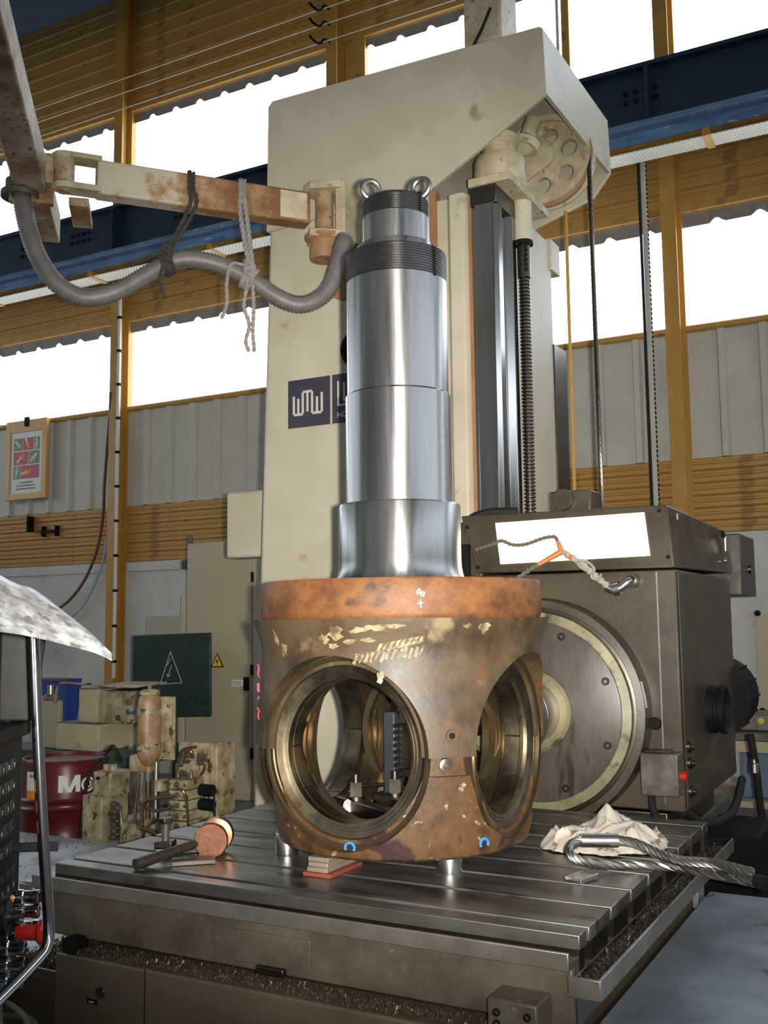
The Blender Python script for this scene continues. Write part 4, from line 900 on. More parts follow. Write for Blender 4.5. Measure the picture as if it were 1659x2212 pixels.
strands([(.783, .152, .90), (.85, .165, .893), (.93, .155, .868), (1.00, .125, .858), (1.07, .10, .862), (1.15, .085, .866), (1.27, .045, .858)], .0175, 'upper_leg', sl, pitch=.15)
MB().cyl((.671, .099, .900), (.790, .155, .899), .0245, n=20).build('ferrule', GALV, sl)
MB().tube(spline([(1.28, .03, .838), (1.45, -.06, .838), (1.65, -.14, .82), (1.9, -.24, .76)], 8), .022, 12).build('sleeve', BLACKR, sl)
tg = MB().obox((.72, -.06, .806), (.075, .095, .008), (.9, -.40, .02), (.1, -.12, 1)).build('capacity_tag', GALV, sl, .003)
MB().obox((.72, -.06, .8125), (.058, .07, .004), (.9, -.40, .02), (.1, -.12, 1)).build('tag_plate', mat('tag_inset', (.40, .38, .34), rough=.4, metal=.6), sl)
for s_ in (-1, 1): MB().obox(V(.72, -.06, .813)+V(.9, -.40, .02).normalized()*(.034*s_), (.008, .095, .012), (.9, -.40, .02), (.1, -.12, 1)).build('tag_edge', GALV, sl, .002)

# ================================================================== PENDANT ARM
ARZ = 4.21
arm = thing('pendant_arm', (-1.3, 1.6, 4.0), 'rusty beige jointed swing arm reaching left from the machine column', 'swing arm')
A_ = V(-1.40, 1.52, ARZ); B_ = V(-2.20, .545, ARZ)
d_ = (B_-A_).normalized(); nrm = V(-d_.y, d_.x, 0)
MB().obox((A_+B_)/2, ((B_-A_).length, .12, .20), d_).build('arm_beam', ARMB, arm, .014, seg=3)
MB().obox(A_+d_*.11+nrm*.062, (.17, .008, .17), d_).build('arm_patch', BEIGE2, arm, .003)
MB().obox(A_+d_*.11-nrm*.062, (.17, .008, .17), d_).build('arm_patch', BEIGE2, arm, .003)
# bracket on the column
bk = V(-1.33, 1.60, ARZ)
MB().cyl(bk+V(0, 0, -.13), bk+V(0, 0, .13), .055, n=24).build('hinge_tube', ARMRUST, arm)
MB().prism([(-1.45, 1.60, 4.335), (-1.43, 1.52, 4.335), (-1.36, 1.48, 4.335), (-1.18, 1.55, 4.335), (-1.18, 1.80, 4.335), (-1.40, 1.80, 4.335)], (0, 0, .045)).build('top_lug', BEIGE2, arm, .006)
MB().prism([(-1.47, 1.62, 4.075), (-1.35, 1.46, 4.075), (-1.18, 1.58, 4.075), (-1.18, 1.80, 4.075), (-1.42, 1.80, 4.075)], (0, 0, -.045)).build('bottom_lug', BEIGE2, arm, .006)
MB().box(-1.235, -1.17, 1.57, 1.80, 4.03, 4.38).build('bracket_plate', BEIGE2, arm, .006)
MB().box(-1.25, -1.232, 1.60, 1.66, 4.16, 4.26).build('bracket_notch', ARMRUST, arm)
MB().lathe([(.0, 0), (.085, 0), (.090, .01), (.090, .11), (.12, .13), (.12, .15), (0, .15)], bk+V(.0, 0, -.30), (0, 0, 1), 32).build('swivel_cap', RUSTP, arm)
for dx in (-.035, .035): MB().lathe([(.016, 0), (.016, -.004), (0, -.002)], bk+V(dx, -.01, -.30), (0, 0, 1), 14).build('cap_hole', GALV, arm)
MB().lathe([(.0, 0), (.15, 0), (.15, .02), (0, .02)], (-1.30, 1.80, 3.86), (0, -1, 0), 40).build('rust_gusset', RUSTP, arm)
# joint at the left end
J = V(-2.30, .40, ARZ)
MB().cyl(J+V(0, 0, -.06), J+V(0, 0, .085), .058, n=24).build('knuckle', ARMRUST, arm)
for z0, z1 in ((.085, .115), (-.095, -.06)):
    mb = MB(); q = [J+nrm*.062, J+d_*.045+nrm*.045, J+d_*.068, J+d_*.045-nrm*.045, J-nrm*.062, J-d_*.20-nrm*.060, J-d_*.20+nrm*.060]
    mb.prism([p+V(0, 0, z0) for p in q], (0, 0, z1-z0)); mb.build('fork_plate', BEIGE2, arm, .004)
MB().lathe([(.02, 0), (.035, 0), (.035, -.012), (0, -.012)], J+V(0, 0, -.095), (0, 0, 1), 20).build('knuckle_nut', ARMRUST, arm)
# second arm, coming towards the camera, with a tail beyond the joint
e_ = V(.656, -.755, 0); en = V(.755, .656, 0)
K = J+V(-.17, -.09, .02)
MB().obox(K+e_*.85, (1.9, .17, .19), e_).build('second_beam', ARMRUST, arm, .012)
MB().obox(K-e_*.10+en*.0, (.06, .24, .30), e_).build('end_flange', ARMRUST, arm, .006)
MB().obox(K+en*.10-e_*.03, (.10, .10, .13), e_).build('knuckle_link', ARMRUST, arm, .006)
MB().obox(K-e_*.55-V(0, 0, .02), (.85, .14, .05), e_).build('tail_channel', ARMRUST, arm, .004)
MB().obox(K-e_*.55+en*.07+V(0, 0, .05), (.85, .01, .19), e_).build('tail_side', BEIGE2, arm, .002)
MB().obox(J+V(-.03, .15, -.12)-e_*.12, (.34, .11, .05), e_).build('tail_block', ARMRUST, arm, .004)
MB().lathe([(.09, 0), (.105, 0), (.105, .03), (.08, .05), (.08, .1)], V(-2.566, .33, 4.10), (0, 0, 1), 24).build('hose_socket', HYDD, arm)
# corrugated hose slung under the arm
hp = [(-2.565, .33, 4.22), (-2.554, .335, 4.094), (-2.521, .359, 3.906), (-2.474, .398, 3.747), (-2.397, .466, 3.606), (-2.284, .567, 3.543), (-2.162, .678, 3.587), (-2.029, .796, 3.703), (-1.93, .881, 3.786), (-1.829, .966, 3.808), (-1.706, 1.068, 3.781), (-1.58, 1.169, 3.709), (-1.453, 1.271, 3.604), (-1.346, 1.356, 3.565), (-1.248, 1.432, 3.621), (-1.189, 1.478, 3.738), (-1.159, 1.5, 3.897), (-1.155, 1.55, 4.0)]
hpt = resample(spline(hp, 14), .0095)
ho = MB().tube(hpt, .054, 14, True, rib=.86).build('corrugated_hose', GREYT, None, off=(-2.2, .5, 3.5), angle=80); tag(ho, 'thick grey corrugated hose sagging in two loops under the swing arm', 'hose')
# ropes tying the hose to the arm
def rope(pts, r, m_, name, parent, twist=True):
    P = resample(spline(pts, 10), .006); mb = MB()
    for k in range(2 if twist else 1):
        mb.tube([p+V(math.cos(i*.5+k*PI)*r*.4, math.sin(i*.5+k*PI)*r*.4, math.sin(i*.5+k*PI)*r*.2) for i, p in enumerate(P)], r*.72, 6)
    return mb.build(name, m_, parent)
def armpt(t, off=0, z=0): q = A_+(B_-A_)*t; return q+nrm*off+V(0, 0, z)
def hosept(i): return hpt[i]
def tie(name, t, hose_i, m_, lab, tails, r):
    o = thing(name, armpt(t, 0, -.1), lab, 'rope', 'ropes tying the hose')
    h = hosept(hose_i); s_ = 1
    q0 = armpt(t, 0, .11)
    fr = (V(CAMP.x, CAMP.y, 0)-V(h.x, h.y, 0)).normalized(); side = V(-fr.y, fr.x, 0)
    rope([h+fr*.05+V(0, 0, .05), armpt(t, 0, -.11)+fr*.075, armpt(t, 0, .0)+fr*.085, q0+fr*.05, q0-fr*.04, armpt(t, 0, -.05)-fr*.08, h-fr*.03+V(0, 0, .06)], r, m_, 'loop', o)
    rope([h+fr*.05+side*.02+V(0, 0, .05), armpt(t, 0, -.11)+fr*.075+side*.035, armpt(t, 0, 0)+fr*.085+side*.02, q0+fr*.05+side*.02], r, m_, 'loop', o)
    # wraps round the hose
    tg_ = (hosept(hose_i+3)-hosept(hose_i-3)).normalized(); a1 = tg_.cross(V(0, 0, 1)).normalized(); b1 = tg_.cross(a1)
    for k in range(3):
        cc = h+tg_*(.022*(k-1)); mb = MB(); mb.tube([cc+(a1*math.cos(2*PI*i/24)+b1*math.sin(2*PI*i/24))*(.056+r*.6) for i in range(25)], r, 7, False); mb.build('wrap', m_, o)
    kn = h+fr*.065+V(0, 0, .045)
    for k in range(4):
        a = random.uniform(0, 6); mb = MB(); mb.tube([kn+V(0, 0, -.02*k+.02)+(fr*math.cos(2*PI*i/16)*.6+side*math.sin(2*PI*i/16)*1.0+V(0, 0, math.sin(2*PI*i/16+a)*.6))*.026 for i in range(17)], r, 6, False); mb.build('knot', m_, o)
    for tl in tails: rope([kn]+[h+fr*.07+side*dx+V(0, 0, dz) for dx, dz in tl], r*tl_r, m_, 'tail', o)
tl_r = .8
ih = min(range(len(hpt)), key=lambda i: (hpt[i]-V(-1.95, .86, 3.77)).length)
tie('black_rope', .58, ih, ROPEB, 'black rope tying the hose up to the middle of the swing arm', [[(-.03, -.10), (-.02, -.18), (.0, -.235)], [(-.09, .02), (-.14, -.01)]], .013)
ih2 = min(range(len(hpt)), key=lambda i: (hpt[i]-V(-1.58, 1.169, 3.709)).length)
tie('grey_rope', .335, ih2, ROPEG, 'frayed grey rope tying the hose to the arm near the column', [[(-.10, .06), (-.13, -.05), (-.13, -.18), (-.16, -.27)], [(-.02, -.10), (-.03, -.20), (.0, -.30), (-.02, -.40), (.0, -.46)], [(.02, -.10), (.025, -.22), (.02, -.34), (.03, -.46)]], .014)

# ================================================================== CONTROL PENDANT (foreground left)
pn = thing('control_pendant', (.42, -2.32, 1.05), 'black control pendant with keys, chrome buttons and a red stop button', 'control panel')
PU = V(.56, -.83, 0).normalized(); PN = V(.83, .56, 0).normalized()
def pp(u, z, n=0): return V(.338, -2.185, z)+PU*u+PN*n
def pbox(u0, u1, z0, z1, n0, n1):
    c = pp((u0+u1)/2, (z0+z1)/2, (n0+n1)/2); return MB().obox(c, (u1-u0, n1-n0, z1-z0), PU, (0, 0, 1))
pbox(0, .46, 1.08, 1.50, -.16, -.004).build('case', BLACK, pn, .01)
pbox(0.004, .455, 1.09, 1.49, -.004, .0).build('front_panel', BLACK, pn, .001)
pbox(-.01, .46, 1.50, 1.70, -.20, -.03).build('screen_case', BLACK, pn, .01)
pbox(.20, .44, 1.52, 1.69, -.03, -.018).build('screen_bezel', SCRM, pn, .012, seg=3)
MB().prism([pp(-.012, 1.515, -.03), pp(-.012, 1.70, -.03), pp(-.012, 1.70, .040), pp(-.012, 1.515, .016)], PU*.01).build('shade_fin', BLACK, pn, .002)
pbox(.03, .06, 1.52, 1.70, -.03, .04).build('shade_rib', BLACKR, pn, .004)
MB().cyl(pp(.03, 1.535, .0), pp(.03, 1.535, .04), .008, n=10).build('shade_screw', GALV, pn)
pbox(-.012, .46, 1.49, 1.515, -.03, .012).build('shelf', BLACK, pn, .004)
LEG = mat('dull_legend', (.22, .22, .21))
digits = [['7', '8', '9'], ['4', '5', '6'], ['1', '2', '3'], ['0', '.', '-'], ['X', 'Y', 'Z']]
for r_ in range(5):
    for c_ in range(6):
        u = .075+.036*(c_-0); z = 1.445-.036*r_
        k = pbox(u-.011, u+.011, z-.011, z+.011, 0, .005).build('key', ORANGE if (c_ == 3 and r_ in (1, 2, 3)) else BLACKR, pn, .002)
        if c_ < 3: text_on(digits[r_][2-c_], .013, pp(u+.004, z-.005, .0055), -PU, (0, 0, 1), 'key_legend', LEG, k, .0003)
for r_ in range(3):
    for c_ in range(6):
        u = .055+.036*c_; z = 1.258-.026*r_
        pbox(u-.009, u+.009, z-.007, z+.007, 0, .004).build('key', ORANGE if (r_ == 2 and c_ in (0, 1)) else BLACKR, pn, .001)
        if r_ == 1: text_on('BDFH..'[c_], .012, pp(u+.004, z-.004, .0045), -PU, (0, 0, 1), 'key_legend', LEG, pn, .0003)
for u, z, m_ in ((.02, 1.205, BLACK), (.02, 1.180, REDB), (.02, 1.152, BLACK), (.115, 1.145, BLACK), (.115, 1.118, BLACK), (.115, 1.092, BLACK)):
    b = MB().lathe([(.0, .0), (.0135, 0), (.0135, .018), (.0115, .020), (.0115, .034), (.0125, .036), (.0125, .046), (.010, .047)], pp(u+.02, z, 0), PN, 20).build('push_button', CHROME, pn)
    MB().lathe([(.0105, .044), (0, .0455)], pp(u+.02, z, 0), PN, 18).build('button_cap', m_, b)
es = MB().lathe([(0, 0), (.014, 0), (.014, .03), (.011, .032), (.011, .045)], pp(.065, 1.150, -.030), PN, 20).build('stop_button', CHROME, pn)
MB().lathe([(.012, .043), (.013, .062), (.014, .078), (.021, .084), (.022, .089), (.018, .093), (0, .094)], pp(.065, 1.150, -.030), PN, 24).build('stop_button_cap', REDB, es)
MB().lathe([(0, 0), (.03, 0), (.03, .006), (0, .007)], pp(.09, 1.185, 0), PN, 20).build('rotary_switch', BLACKR, pn)
MB().cyl(pp(.09, 1.185, 0), pp(.09, 1.185, .03), .012, n=16).build('rotary_knob', CHROME, pn)
# sheet shield on top of the pendant
top = [(.566, -2.446, 1.771), (.545, -2.36, 1.752), (.553, -2.31, 1.722), (.574, -2.27, 1.684), (.602, -2.236, 1.633)]
low = [(.66, -2.52, 1.683), (.64, -2.43, 1.672), (.63, -2.36, 1.659), (.62, -2.29, 1.645), (.606, -2.235, 1.629)]
ext = V(.12, -.30, .06)
top = [V(*top[0])+V(.05, -.25, .10)]+[V(*p) for p in top]; low = [V(*low[0])+V(.06, -.25, .02)]+[V(*p) for p in low]
top = spline(top, 6); low = spline(low, 6); mb = MB(); n_ = len(top); cc = 6
vs = []
for a_, b_ in zip(top, low):
    for k in range(cc+1): t = k/cc; vs.append(a_*(1-t)+b_*t+V(0, 0, .012*math.sin(PI*t)))
mb.add(vs, [(i*(cc+1)+k, i*(cc+1)+k+1, (i+1)*(cc+1)+k+1, (i+1)*(cc+1)+k) for i in range(n_-1) for k in range(cc)])
sd = mb.build('shield_sheet', ALU, pn, angle=60); s2 = sd.modifiers.new('t', 'SOLIDIFY'); s2.thickness = .002
# chrome guard tube with clamps
MB().tube(spline([(.488, -2.304, 1.69), (.497, -2.301, 1.55), (.508, -2.297, 1.40), (.519, -2.291, 1.26), (.524, -2.288, 1.195), (.528, -2.295, 1.165), (.527, -2.32, 1.145), (.52, -2.40, 1.10), (.50, -2.55, 1.02), (.48, -2.68, .95)], 8), .0095, 14).build('guard_tube', CHROME, pn)
MB().obox((.475, -2.275, 1.315), (.075, .006, .016), PN).build('tube_bracket', BLACK, pn, .002)

# ================================================================== LEFT BACKGROUND
cab = thing('electrical_cabinet', (-4.45, 4.85, 0), 'tall khaki electrical cabinet with hazard sticker left of the column', 'cabinet')
MB().box(-4.86, -4.03, 4.62, 5.2, .0, 2.52).build('case', CAB, cab, .01)
MB().box(-4.845, -4.05, 4.60, 4.62, .06, 2.49).build('door', CAB, cab, .006)
hz = MB().prism([(-4.53, 4.597, 1.27), (-4.37, 4.597, 1.27), (-4.45, 4.597, 1.41)], (0, -.002, 0)).build('hazard_sign', BLACK, cab, smooth=False)
MB().prism([(-4.512, 4.594, 1.28), (-4.388, 4.594, 1.28), (-4.45, 4.594, 1.390)], (0, -.001, 0)).build('hazard_field', YELSIGN, hz, smooth=False)
MB().prism([(-4.44, 4.592, 1.365), (-4.468, 4.592, 1.32), (-4.452, 4.592, 1.325), (-4.458, 4.592, 1.288), (-4.432, 4.592, 1.335), (-4.448, 4.592, 1.33)], (0, -.001, 0)).build('lightning_bolt', BLACK, hz, smooth=False)
MB().box(-4.27, -4.14, 4.596, 4.60, 1.09, 1.15).build('name_label', WHITEP, cab)
for z in (1.102, 1.117, 1.132): MB().box(-4.26, -4.16, 4.5945, 4.5965, z, z+.005).build('print_line', HYDD, cab)
MB().box(-4.12, -4.06, 4.575, 4.60, 1.05, 1.18).build('door_lock', BLACK, cab, .006)
MB().box(-4.84, -4.80, 4.60, 4.64, 2.52, 2.60).build('lifting_lug', HYDD, cab, .004)
for z in (2.1, 1.2, .4): MB().cyl((-4.04, 4.61, z), (-4.04, 4.61, z+.1), .016, n=10).build('hinge', BLACK, cab)
bb = thing('blackboard', (-4.7, 4.1, 0), 'dark green board on a post with a chalk drawn hazard triangle', 'blackboard')
MB().prism([(-5.178, 4.18, .79), (-4.205, 4.18, .83), (-4.215, 4.18, 1.615), (-5.18, 4.18, 1.595)], (0, .03, 0)).build('board', GREENB, bb, .012)
MB().cyl((-4.66, 4.22, 0), (-4.66, 4.22, .85), .025, n=12).build('post', HYDD, bb)
MB().cyl((-4.66, 4.22, 0), (-4.66, 4.22, .03), .22, n=24).build('foot', HYDD, bb)
def chalk(pts): return MB().tube([(x, 4.176, z) for x, z in pts], .003, 5).build('chalk_line', CHALK, bb)
chalk([(-4.815, 1.12), (-4.69, 1.435), (-4.57, 1.43), (-4.545, 1.135), (-4.815, 1.12)][:2]+[(-4.685, 1.43)]); chalk([(-4.69, 1.435), (-4.545, 1.14)]); chalk([(-4.815, 1.12), (-4.545, 1.14)])
chalk([(-4.68, 1.375), (-4.735, 1.30), (-4.675, 1.305), (-4.72, 1.19)]); chalk([(-4.735, 1.225), (-4.72, 1.19), (-4.69, 1.215)])
# pale boards leaning on the wall behind the board
o = MB().box(-5.75, -5.22, 5.6, 5.64, .0, 2.02).build('leaning_panel', TAN, None, .006, off=(-5.5, 5.62, 0)); tag(o, 'tall cream panel leaning behind the green blackboard', 'panel')
o = MB().box(-6.35, -5.80, 5.7, 5.75, .0, 1.80).build('leaning_panel', mat('grey_tan_panel', (.38, .33, .25), (.42, .37, .29), 3, .6), None, .006, off=(-6.0, 5.7, 0)); tag(o, 'lower grey tan panel left of the cream leaning panel', 'panel')
# red oil drum
dr = thing('oil_drum', (-3.43, 1.62, 0), 'dark red oil drum with white lettering behind the hydraulic unit', 'drum')
DC = V(-3.43, 1.62, 0); DR = .285
pr = [(0, .855), (.262, .855), (.268, .880), (.284, .880), (.287, .872), (.284, .86), (DR, .84), (DR, .62), (.292, .607), (.297, .60), (.292, .593), (DR, .58), (DR, .56), (.292, .547), (.297, .54), (.292, .533), (DR, .52), (DR, .32), (.292, .307), (.297, .30), (.292, .293), (DR, .28), (DR, .02), (.288, .0), (0, 0)]
pr = [(a_, b_*.92) for a_, b_ in pr]
MB().lathe(pr, DC, (0, 0, 1), 64).build('body', RED, dr)
vdir = math.atan2(CAMP.y-DC.y, CAMP.x-DC.x)
def bend(me, ang, z, r):
    o_ = DC-root_loc(dr)
    for v in me.vertices:
        a = ang+v.co.x/r; rr = r+v.co.z; v.co = V(o_.x+math.cos(a)*rr, o_.y+math.sin(a)*rr, z+v.co.y)
    me.update(); return me
def flatpoly(mb): return mb.mesh('print')
mb = MB()
for q in (((0, 0), (.030, 0), (.030, .108), (0, .108)), ((.110, 0), (.140, 0), (.140, .108), (.110, .108)), ((.0, .108), (.034, .108), (.085, .0), (.058, .0)), ((.140, .108), (.106, .108), (.055, .0), (.082, .0))):
    mb.prism([(x_, y_, -.001) for x_, y_ in q], (0, 0, .002))
finish('brand_lettering', bend(mb.mesh('m', fix=False), vdir-.16, .610, DR+.002), WHITEP, dr, smooth=False)
mb = MB(); mb.ring((.195, .043, -.001), (.195, .043, .001), .034, .048, 32); mb.ring((.195, .043, -.001), (.195, .043, .001), .015, .024, 28)
me = mb.mesh('o'); finish('brand_lettering', bend(me, vdir-.16, .610, DR+.002), WHITEP, dr, smooth=False)
me = text_mesh('bil', .150, .0012, .0016)
for v in me.vertices: v.co.x += .243
finish('brand_lettering', bend(me, vdir-.16, .610, DR+.002), WHITEP, dr, smooth=False)
mb = MB(); 
for i in range(8): mb.box(-.275+.0137*i, -.275+.0137*(i+1), .02, .14, 0, .001)
finish('paper_label', bend(mb.mesh('l'), vdir-.05, .60, DR+.001), WHITEP, dr, smooth=False)
mb = MB()
for i in range(8): mb.box(-.275+.0137*i, -.275+.0137*(i+1), -.06, .02, 0, .001)
finish('orange_label', bend(mb.mesh('l'), vdir-.05, .60, DR+.001), ORANGE, dr, smooth=False)
me = text_mesh('ALMA', .028, .0008, .0006)
for v in me.vertices: v.co.x = v.co.x-.245; v.co.y += .105
finish('label_text', bend(me, vdir-.05, .60, DR+.0025), BLACK, dr, smooth=False)
# bench with boxes behind the drum
be = thing('green_bench', (-4.9, 3.4, 0), 'dark green topped bench carrying tan boxes behind the drum', 'bench')
MB().box(-5.75, -4.15, 3.0, 3.9, .52, .615).build('bench_top', mat('green_bench_paint', (.025, .06, .045), (.045, .085, .065), 5, .5), be, .008)
for x in (-5.7, -4.25):
    for y in (3.05, 3.8): MB().box(x, x+.06, y, y+.06, 0, .52).build('leg', HYDD, be)
for bx, m_, nm, lab in (((-5.05, -4.545, 3.08, 3.75, .617, .845), TAN, 'instrument_box', 'wide tan metal box in front on the green bench'),
                       ((-4.905, -4.68, 3.2, 3.55, .847, 1.135), TAN, 'metal_case', 'upright cream case standing on the wide tan box'),
                       ((-4.63, -4.31, 3.2, 3.60, .847, 1.125), HYD, 'metal_case', 'grimy grey beige case right of the upright cream case'),
                       ((-5.38, -5.06, 3.12, 3.17, .617, 1.03), CAB, 'upright_panel', 'grey beige upright sheet panel left of the tan boxes')):
    t_ = thing(nm, ((bx[0]+bx[1])/2, (bx[2]+bx[3])/2, bx[4]), lab, 'box', 'boxes on the green bench')
    MB().box(*bx).build('case', m_, t_, .008)
    MB().box(bx[0]+.02, bx[1]-.02, bx[2]-.006, bx[2], bx[4]+.02, bx[5]-.02).build('front_cover', m_, t_, .003)
    MB().box(bx[0], bx[1], bx[2]-.003, bx[3], bx[5], bx[5]+.006).build('lid', HYDD, t_, .002)
bin_ = thing('blue_bin', (-5.2, 4.1, 0), 'deep blue storage bin seen behind the upright panel', 'bin')
MB().add([(-6.3, 4.02, .6), (-5.92, 4.02, .6), (-5.92, 4.18, .6), (-6.3, 4.18, .6), (-6.35, 4.0, 1.16), (-5.86, 4.0, 1.16), (-5.86, 4.2, 1.16), (-6.35, 4.2, 1.16)], [(0, 1, 2, 3), (0, 4, 5, 1), (1, 5, 6, 2), (2, 6, 7, 3), (3, 7, 4, 0)]).build('shell', BLUEB, bin_)
MB().box(-6.37, -5.85, 3.98, 4.03, 1.14, 1.17).build('rim', HYDD, bin_, .004)
MB().box(-6.3, -5.93, 4.03, 4.18, .0, .6).build('stand', HYDD, bin_)
sh_ = MB().prism([(-4.80, 3.3, 1.150), (-4.26, 3.2, 1.155), (-4.24, 3.6, 1.175), (-4.78, 3.7, 1.165)], (0, 0, .012)).build('rusty_sheet', ARMRUST, None, off=(-4.5, 3.4, 1.15)); tag(sh_, 'thin rusty sheet lying across the tops of the two cases', 'metal sheet')
hk = MB().tube(spline([(-5.10, 3.11, 1.0), (-5.09, 3.11, 1.10), (-5.06, 3.11, 1.17), (-5.0, 3.11, 1.19), (-4.93, 3.18, 1.18), (-4.85, 3.3, 1.175)], 8), .012, 8).build('bent_pipe', HYD, None, off=(-5.10, 3.11, 1.0)); tag(hk, 'thin bent beige pipe arching above the upright panel', 'pipe')
ct = thing('small_motor', (-5.25, 3.2, 1.03), 'small grey cylinder on a dark base in front of the blue bin', 'motor')
MB().cyl((-5.25, 3.2, 1.07), (-5.25, 3.2, 1.16), .035, n=20).build('barrel', GALV, ct)
MB().lathe([(.09, .0), (.08, .03), (.04, .05)], (-5.25, 3.2, 1.03), (0, 0, 1), 20).build('base', HYDD, ct)

# hydraulic power unit
hu = thing('hydraulic_unit', (-3.2, 2.4, 0), 'grimy beige hydraulic power unit with accumulator, motor and copper pipes', 'hydraulic unit')
MB().box(-3.85, -2.60, 2.25, 2.95, .0, .22).build('oil_tank', HYD, hu, .01)
eb_ = MB().box(-3.815, -3.575, 2.12, 2.40, .10, .455).build('terminal_box', HYD, hu, .008)
MB().prism([(-3.72, 2.118, .30), (-3.66, 2.118, .30), (-3.69, 2.118, .352)], (0, -.001, 0)).build('hazard_sign', BLACK, eb_, smooth=False)
MB().prism([(-3.713, 2.116, .304), (-3.667, 2.116, .304), (-3.69, 2.116, .345)], (0, -.001, 0)).build('hazard_field', YELSIGN, eb_, smooth=False)
MB().prism([(-3.688, 2.114, .335), (-3.698, 2.114, .319), (-3.692, 2.114, .321), (-3.695, 2.114, .306), (-3.684, 2.114, .324), (-3.690, 2.114, .322)], (0, -.001, 0)).build('lightning_bolt', BLACK, eb_, smooth=False)
mb = MB()
for k in range(6): mb.lathe([(.022, 0), (.022, .05), (.016, .055), (.016, .08)], (-3.575, 2.22, .15+.047*k), (1, 0, 0), 10)
mb.build('cable_gland_row', HYDD, eb_)
for k in range(6): MB().tube(spline([(-3.50, 2.22, .15+.047*k), (-3.44, 2.20, .14+.045*k), (-3.40, 2.18, .08+.03*k), (-3.42, 2.2, -.0+.01*k)], 5), .012, 6).build('control_cable', HYDD, eb_)
tb2 = MB().box(-3.715, -3.50, 2.14, 2.36, .46, .625).build('motor_terminal_box', HYD, hu, .012)
MB().box(-3.725, -3.49, 2.13, 2.37, .455, .475).build('terminal_box_rim', HYD, tb2, .004)
for x in (-3.66, -3.58): MB().lathe([(.032, 0), (.032, .04), (.024, .05), (0, .05)], (x, 2.24, .62), (0, 0, 1), 14).build('gland', HYD, tb2)
MB().box(-3.66, -3.62, 2.128, 2.132, .57, .59).build('box_badge', BLACK, tb2)
MB().tube(spline([(-3.66, 2.24, .66), (-3.67, 2.24, .74), (-3.60, 2.24, .80), (-3.56, 2.26, .76), (-3.55, 2.3, .68)], 8), .014, 8).build('supply_cable', BLACKR, tb2)
MB().tube(spline([(-3.66, 2.24, .66), (-3.72, 2.22, .70), (-3.80, 2.18, .60), (-3.84, 2.16, .40), (-3.86, 2.14, .15)], 8), .014, 8).build('supply_cable', BLACKR, tb2)
em = MB().lathe([(0, .0), (.10, .0), (.105, .02), (.105, .27), (.118, .275), (.122, .29), (.122, .36), (.110, .385), (.06, .392), (0, .392)], (-3.41, 2.42, .34), (0, 0, 1), 40).build('electric_motor', HYDD, hu)
MB().lathe([(.118, .0), (.124, .01), (.124, .095), (.112, .112), (.06, .118), (0, .118)], (-3.41, 2.42, .615), (0, 0, 1), 40).build('fan_cover', HYD, em)
for k in range(28):
    a = 2*PI*k/28; MB().obox(V(-3.41+math.cos(a)*.108, 2.42+math.sin(a)*.108, .49), (.018, .006, .24), (math.cos(a), math.sin(a), 0)).build('cooling_fin', HYDD, em)
ac = MB().lathe([(0, -.05), (.03, -.05), (.03, 0), (.06, .02), (.092, .07), (.095, .10), (.095, .46), (.085, .50), (.065, .52), (.055, .55), (.02, .56), (.015, .59), (0, .59)], (-3.245, 2.32, .66), (0, 0, 1), 36).build('accumulator', mat('rusty_tan_bottle', (.20, .10, .045), (.38, .26, .15), 6, .45, bump=.06, contrast=.12), hu)
for z in (.80, 1.06): 
    MB().ring((-3.245, 2.32, z-.025), (-3.245, 2.32, z+.025), .094, .102, 36).build('clamp_band', HYD, ac)
    MB().cyl((-3.35, 2.25, z), (-3.39, 2.24, z), .02, n=8).build('band_screw', GALV, ac)
MB().lathe([(.078, 0), (.082, .005), (.082, .02), (.05, .04)], (-3.245, 2.32, 1.18), (0, 0, 1), 8).build('cap_nut', HYD, ac)
MB().obox((-3.15, 2.42, .93), (.18, .014, .46), (1, .15, 0)).build('accumulator_plate', HYD, hu, .003)
MB().cyl((-3.245, 2.32, .56), (-3.245, 2.32, .62), .04, n=12).build('accumulator_valve', HYDD, hu)
MB().cyl((-3.245, 2.32, .22), (-3.245, 2.32, .57), .022, n=12).build('riser_pipe', PIPE, hu)
MB().cyl((-3.13, 2.30, .28), (-3.13, 2.30, .70), .026, .020, 14).build('grey_cylinder', GALV, hu)
pg = MB().box(-3.09, -2.715, 2.50, 2.56, .22, .82).build('valve_panel', HYD, hu, .006)
MB().box(-2.73, -2.64, 2.50, 2.72, .22, .82).build('valve_panel_side', HYD, hu, .006)
MB().lathe([(.04, 0), (.045, .01), (.045, .03), (.03, .035), (0, .03)], (-2.80, 2.50, .71), (0, -1, 0), 20).build('pressure_gauge', HYDD, pg)
for (x, z) in ((-3.02, .66), (-2.94, .69), (-2.90, .73), (-2.96, .60)): MB().cyl((x-.03, 2.44, z), (x+.04, 2.44, z+.005), .014, n=8).build('pipe_fitting', HYDD, pg)
for k in range(5):
    vb = MB().box(-2.945, -2.745, 2.26, 2.46, .235+.072*k, .300+.072*k).build('valve_block', HYD, hu, .006)
    for x in (-2.93, -2.76): MB().cyl((x, 2.26, .268+.072*k), (x, 2.248, .268+.072*k), .012, n=6).build('block_screw', HYDD, vb)
    MB().cyl((-2.845, 2.26, .268+.072*k), (-2.845, 2.235, .268+.072*k), .020, n=10).build('port_plug', HYDD, vb)
for x in (-2.92, -2.77): MB().lathe([(.018, 0), (.018, .03), (.012, .034), (.012, .05), (0, .05)], (x, 2.34, .595), (0, 0, 1), 10).build('tie_nut', HYDD, hu)
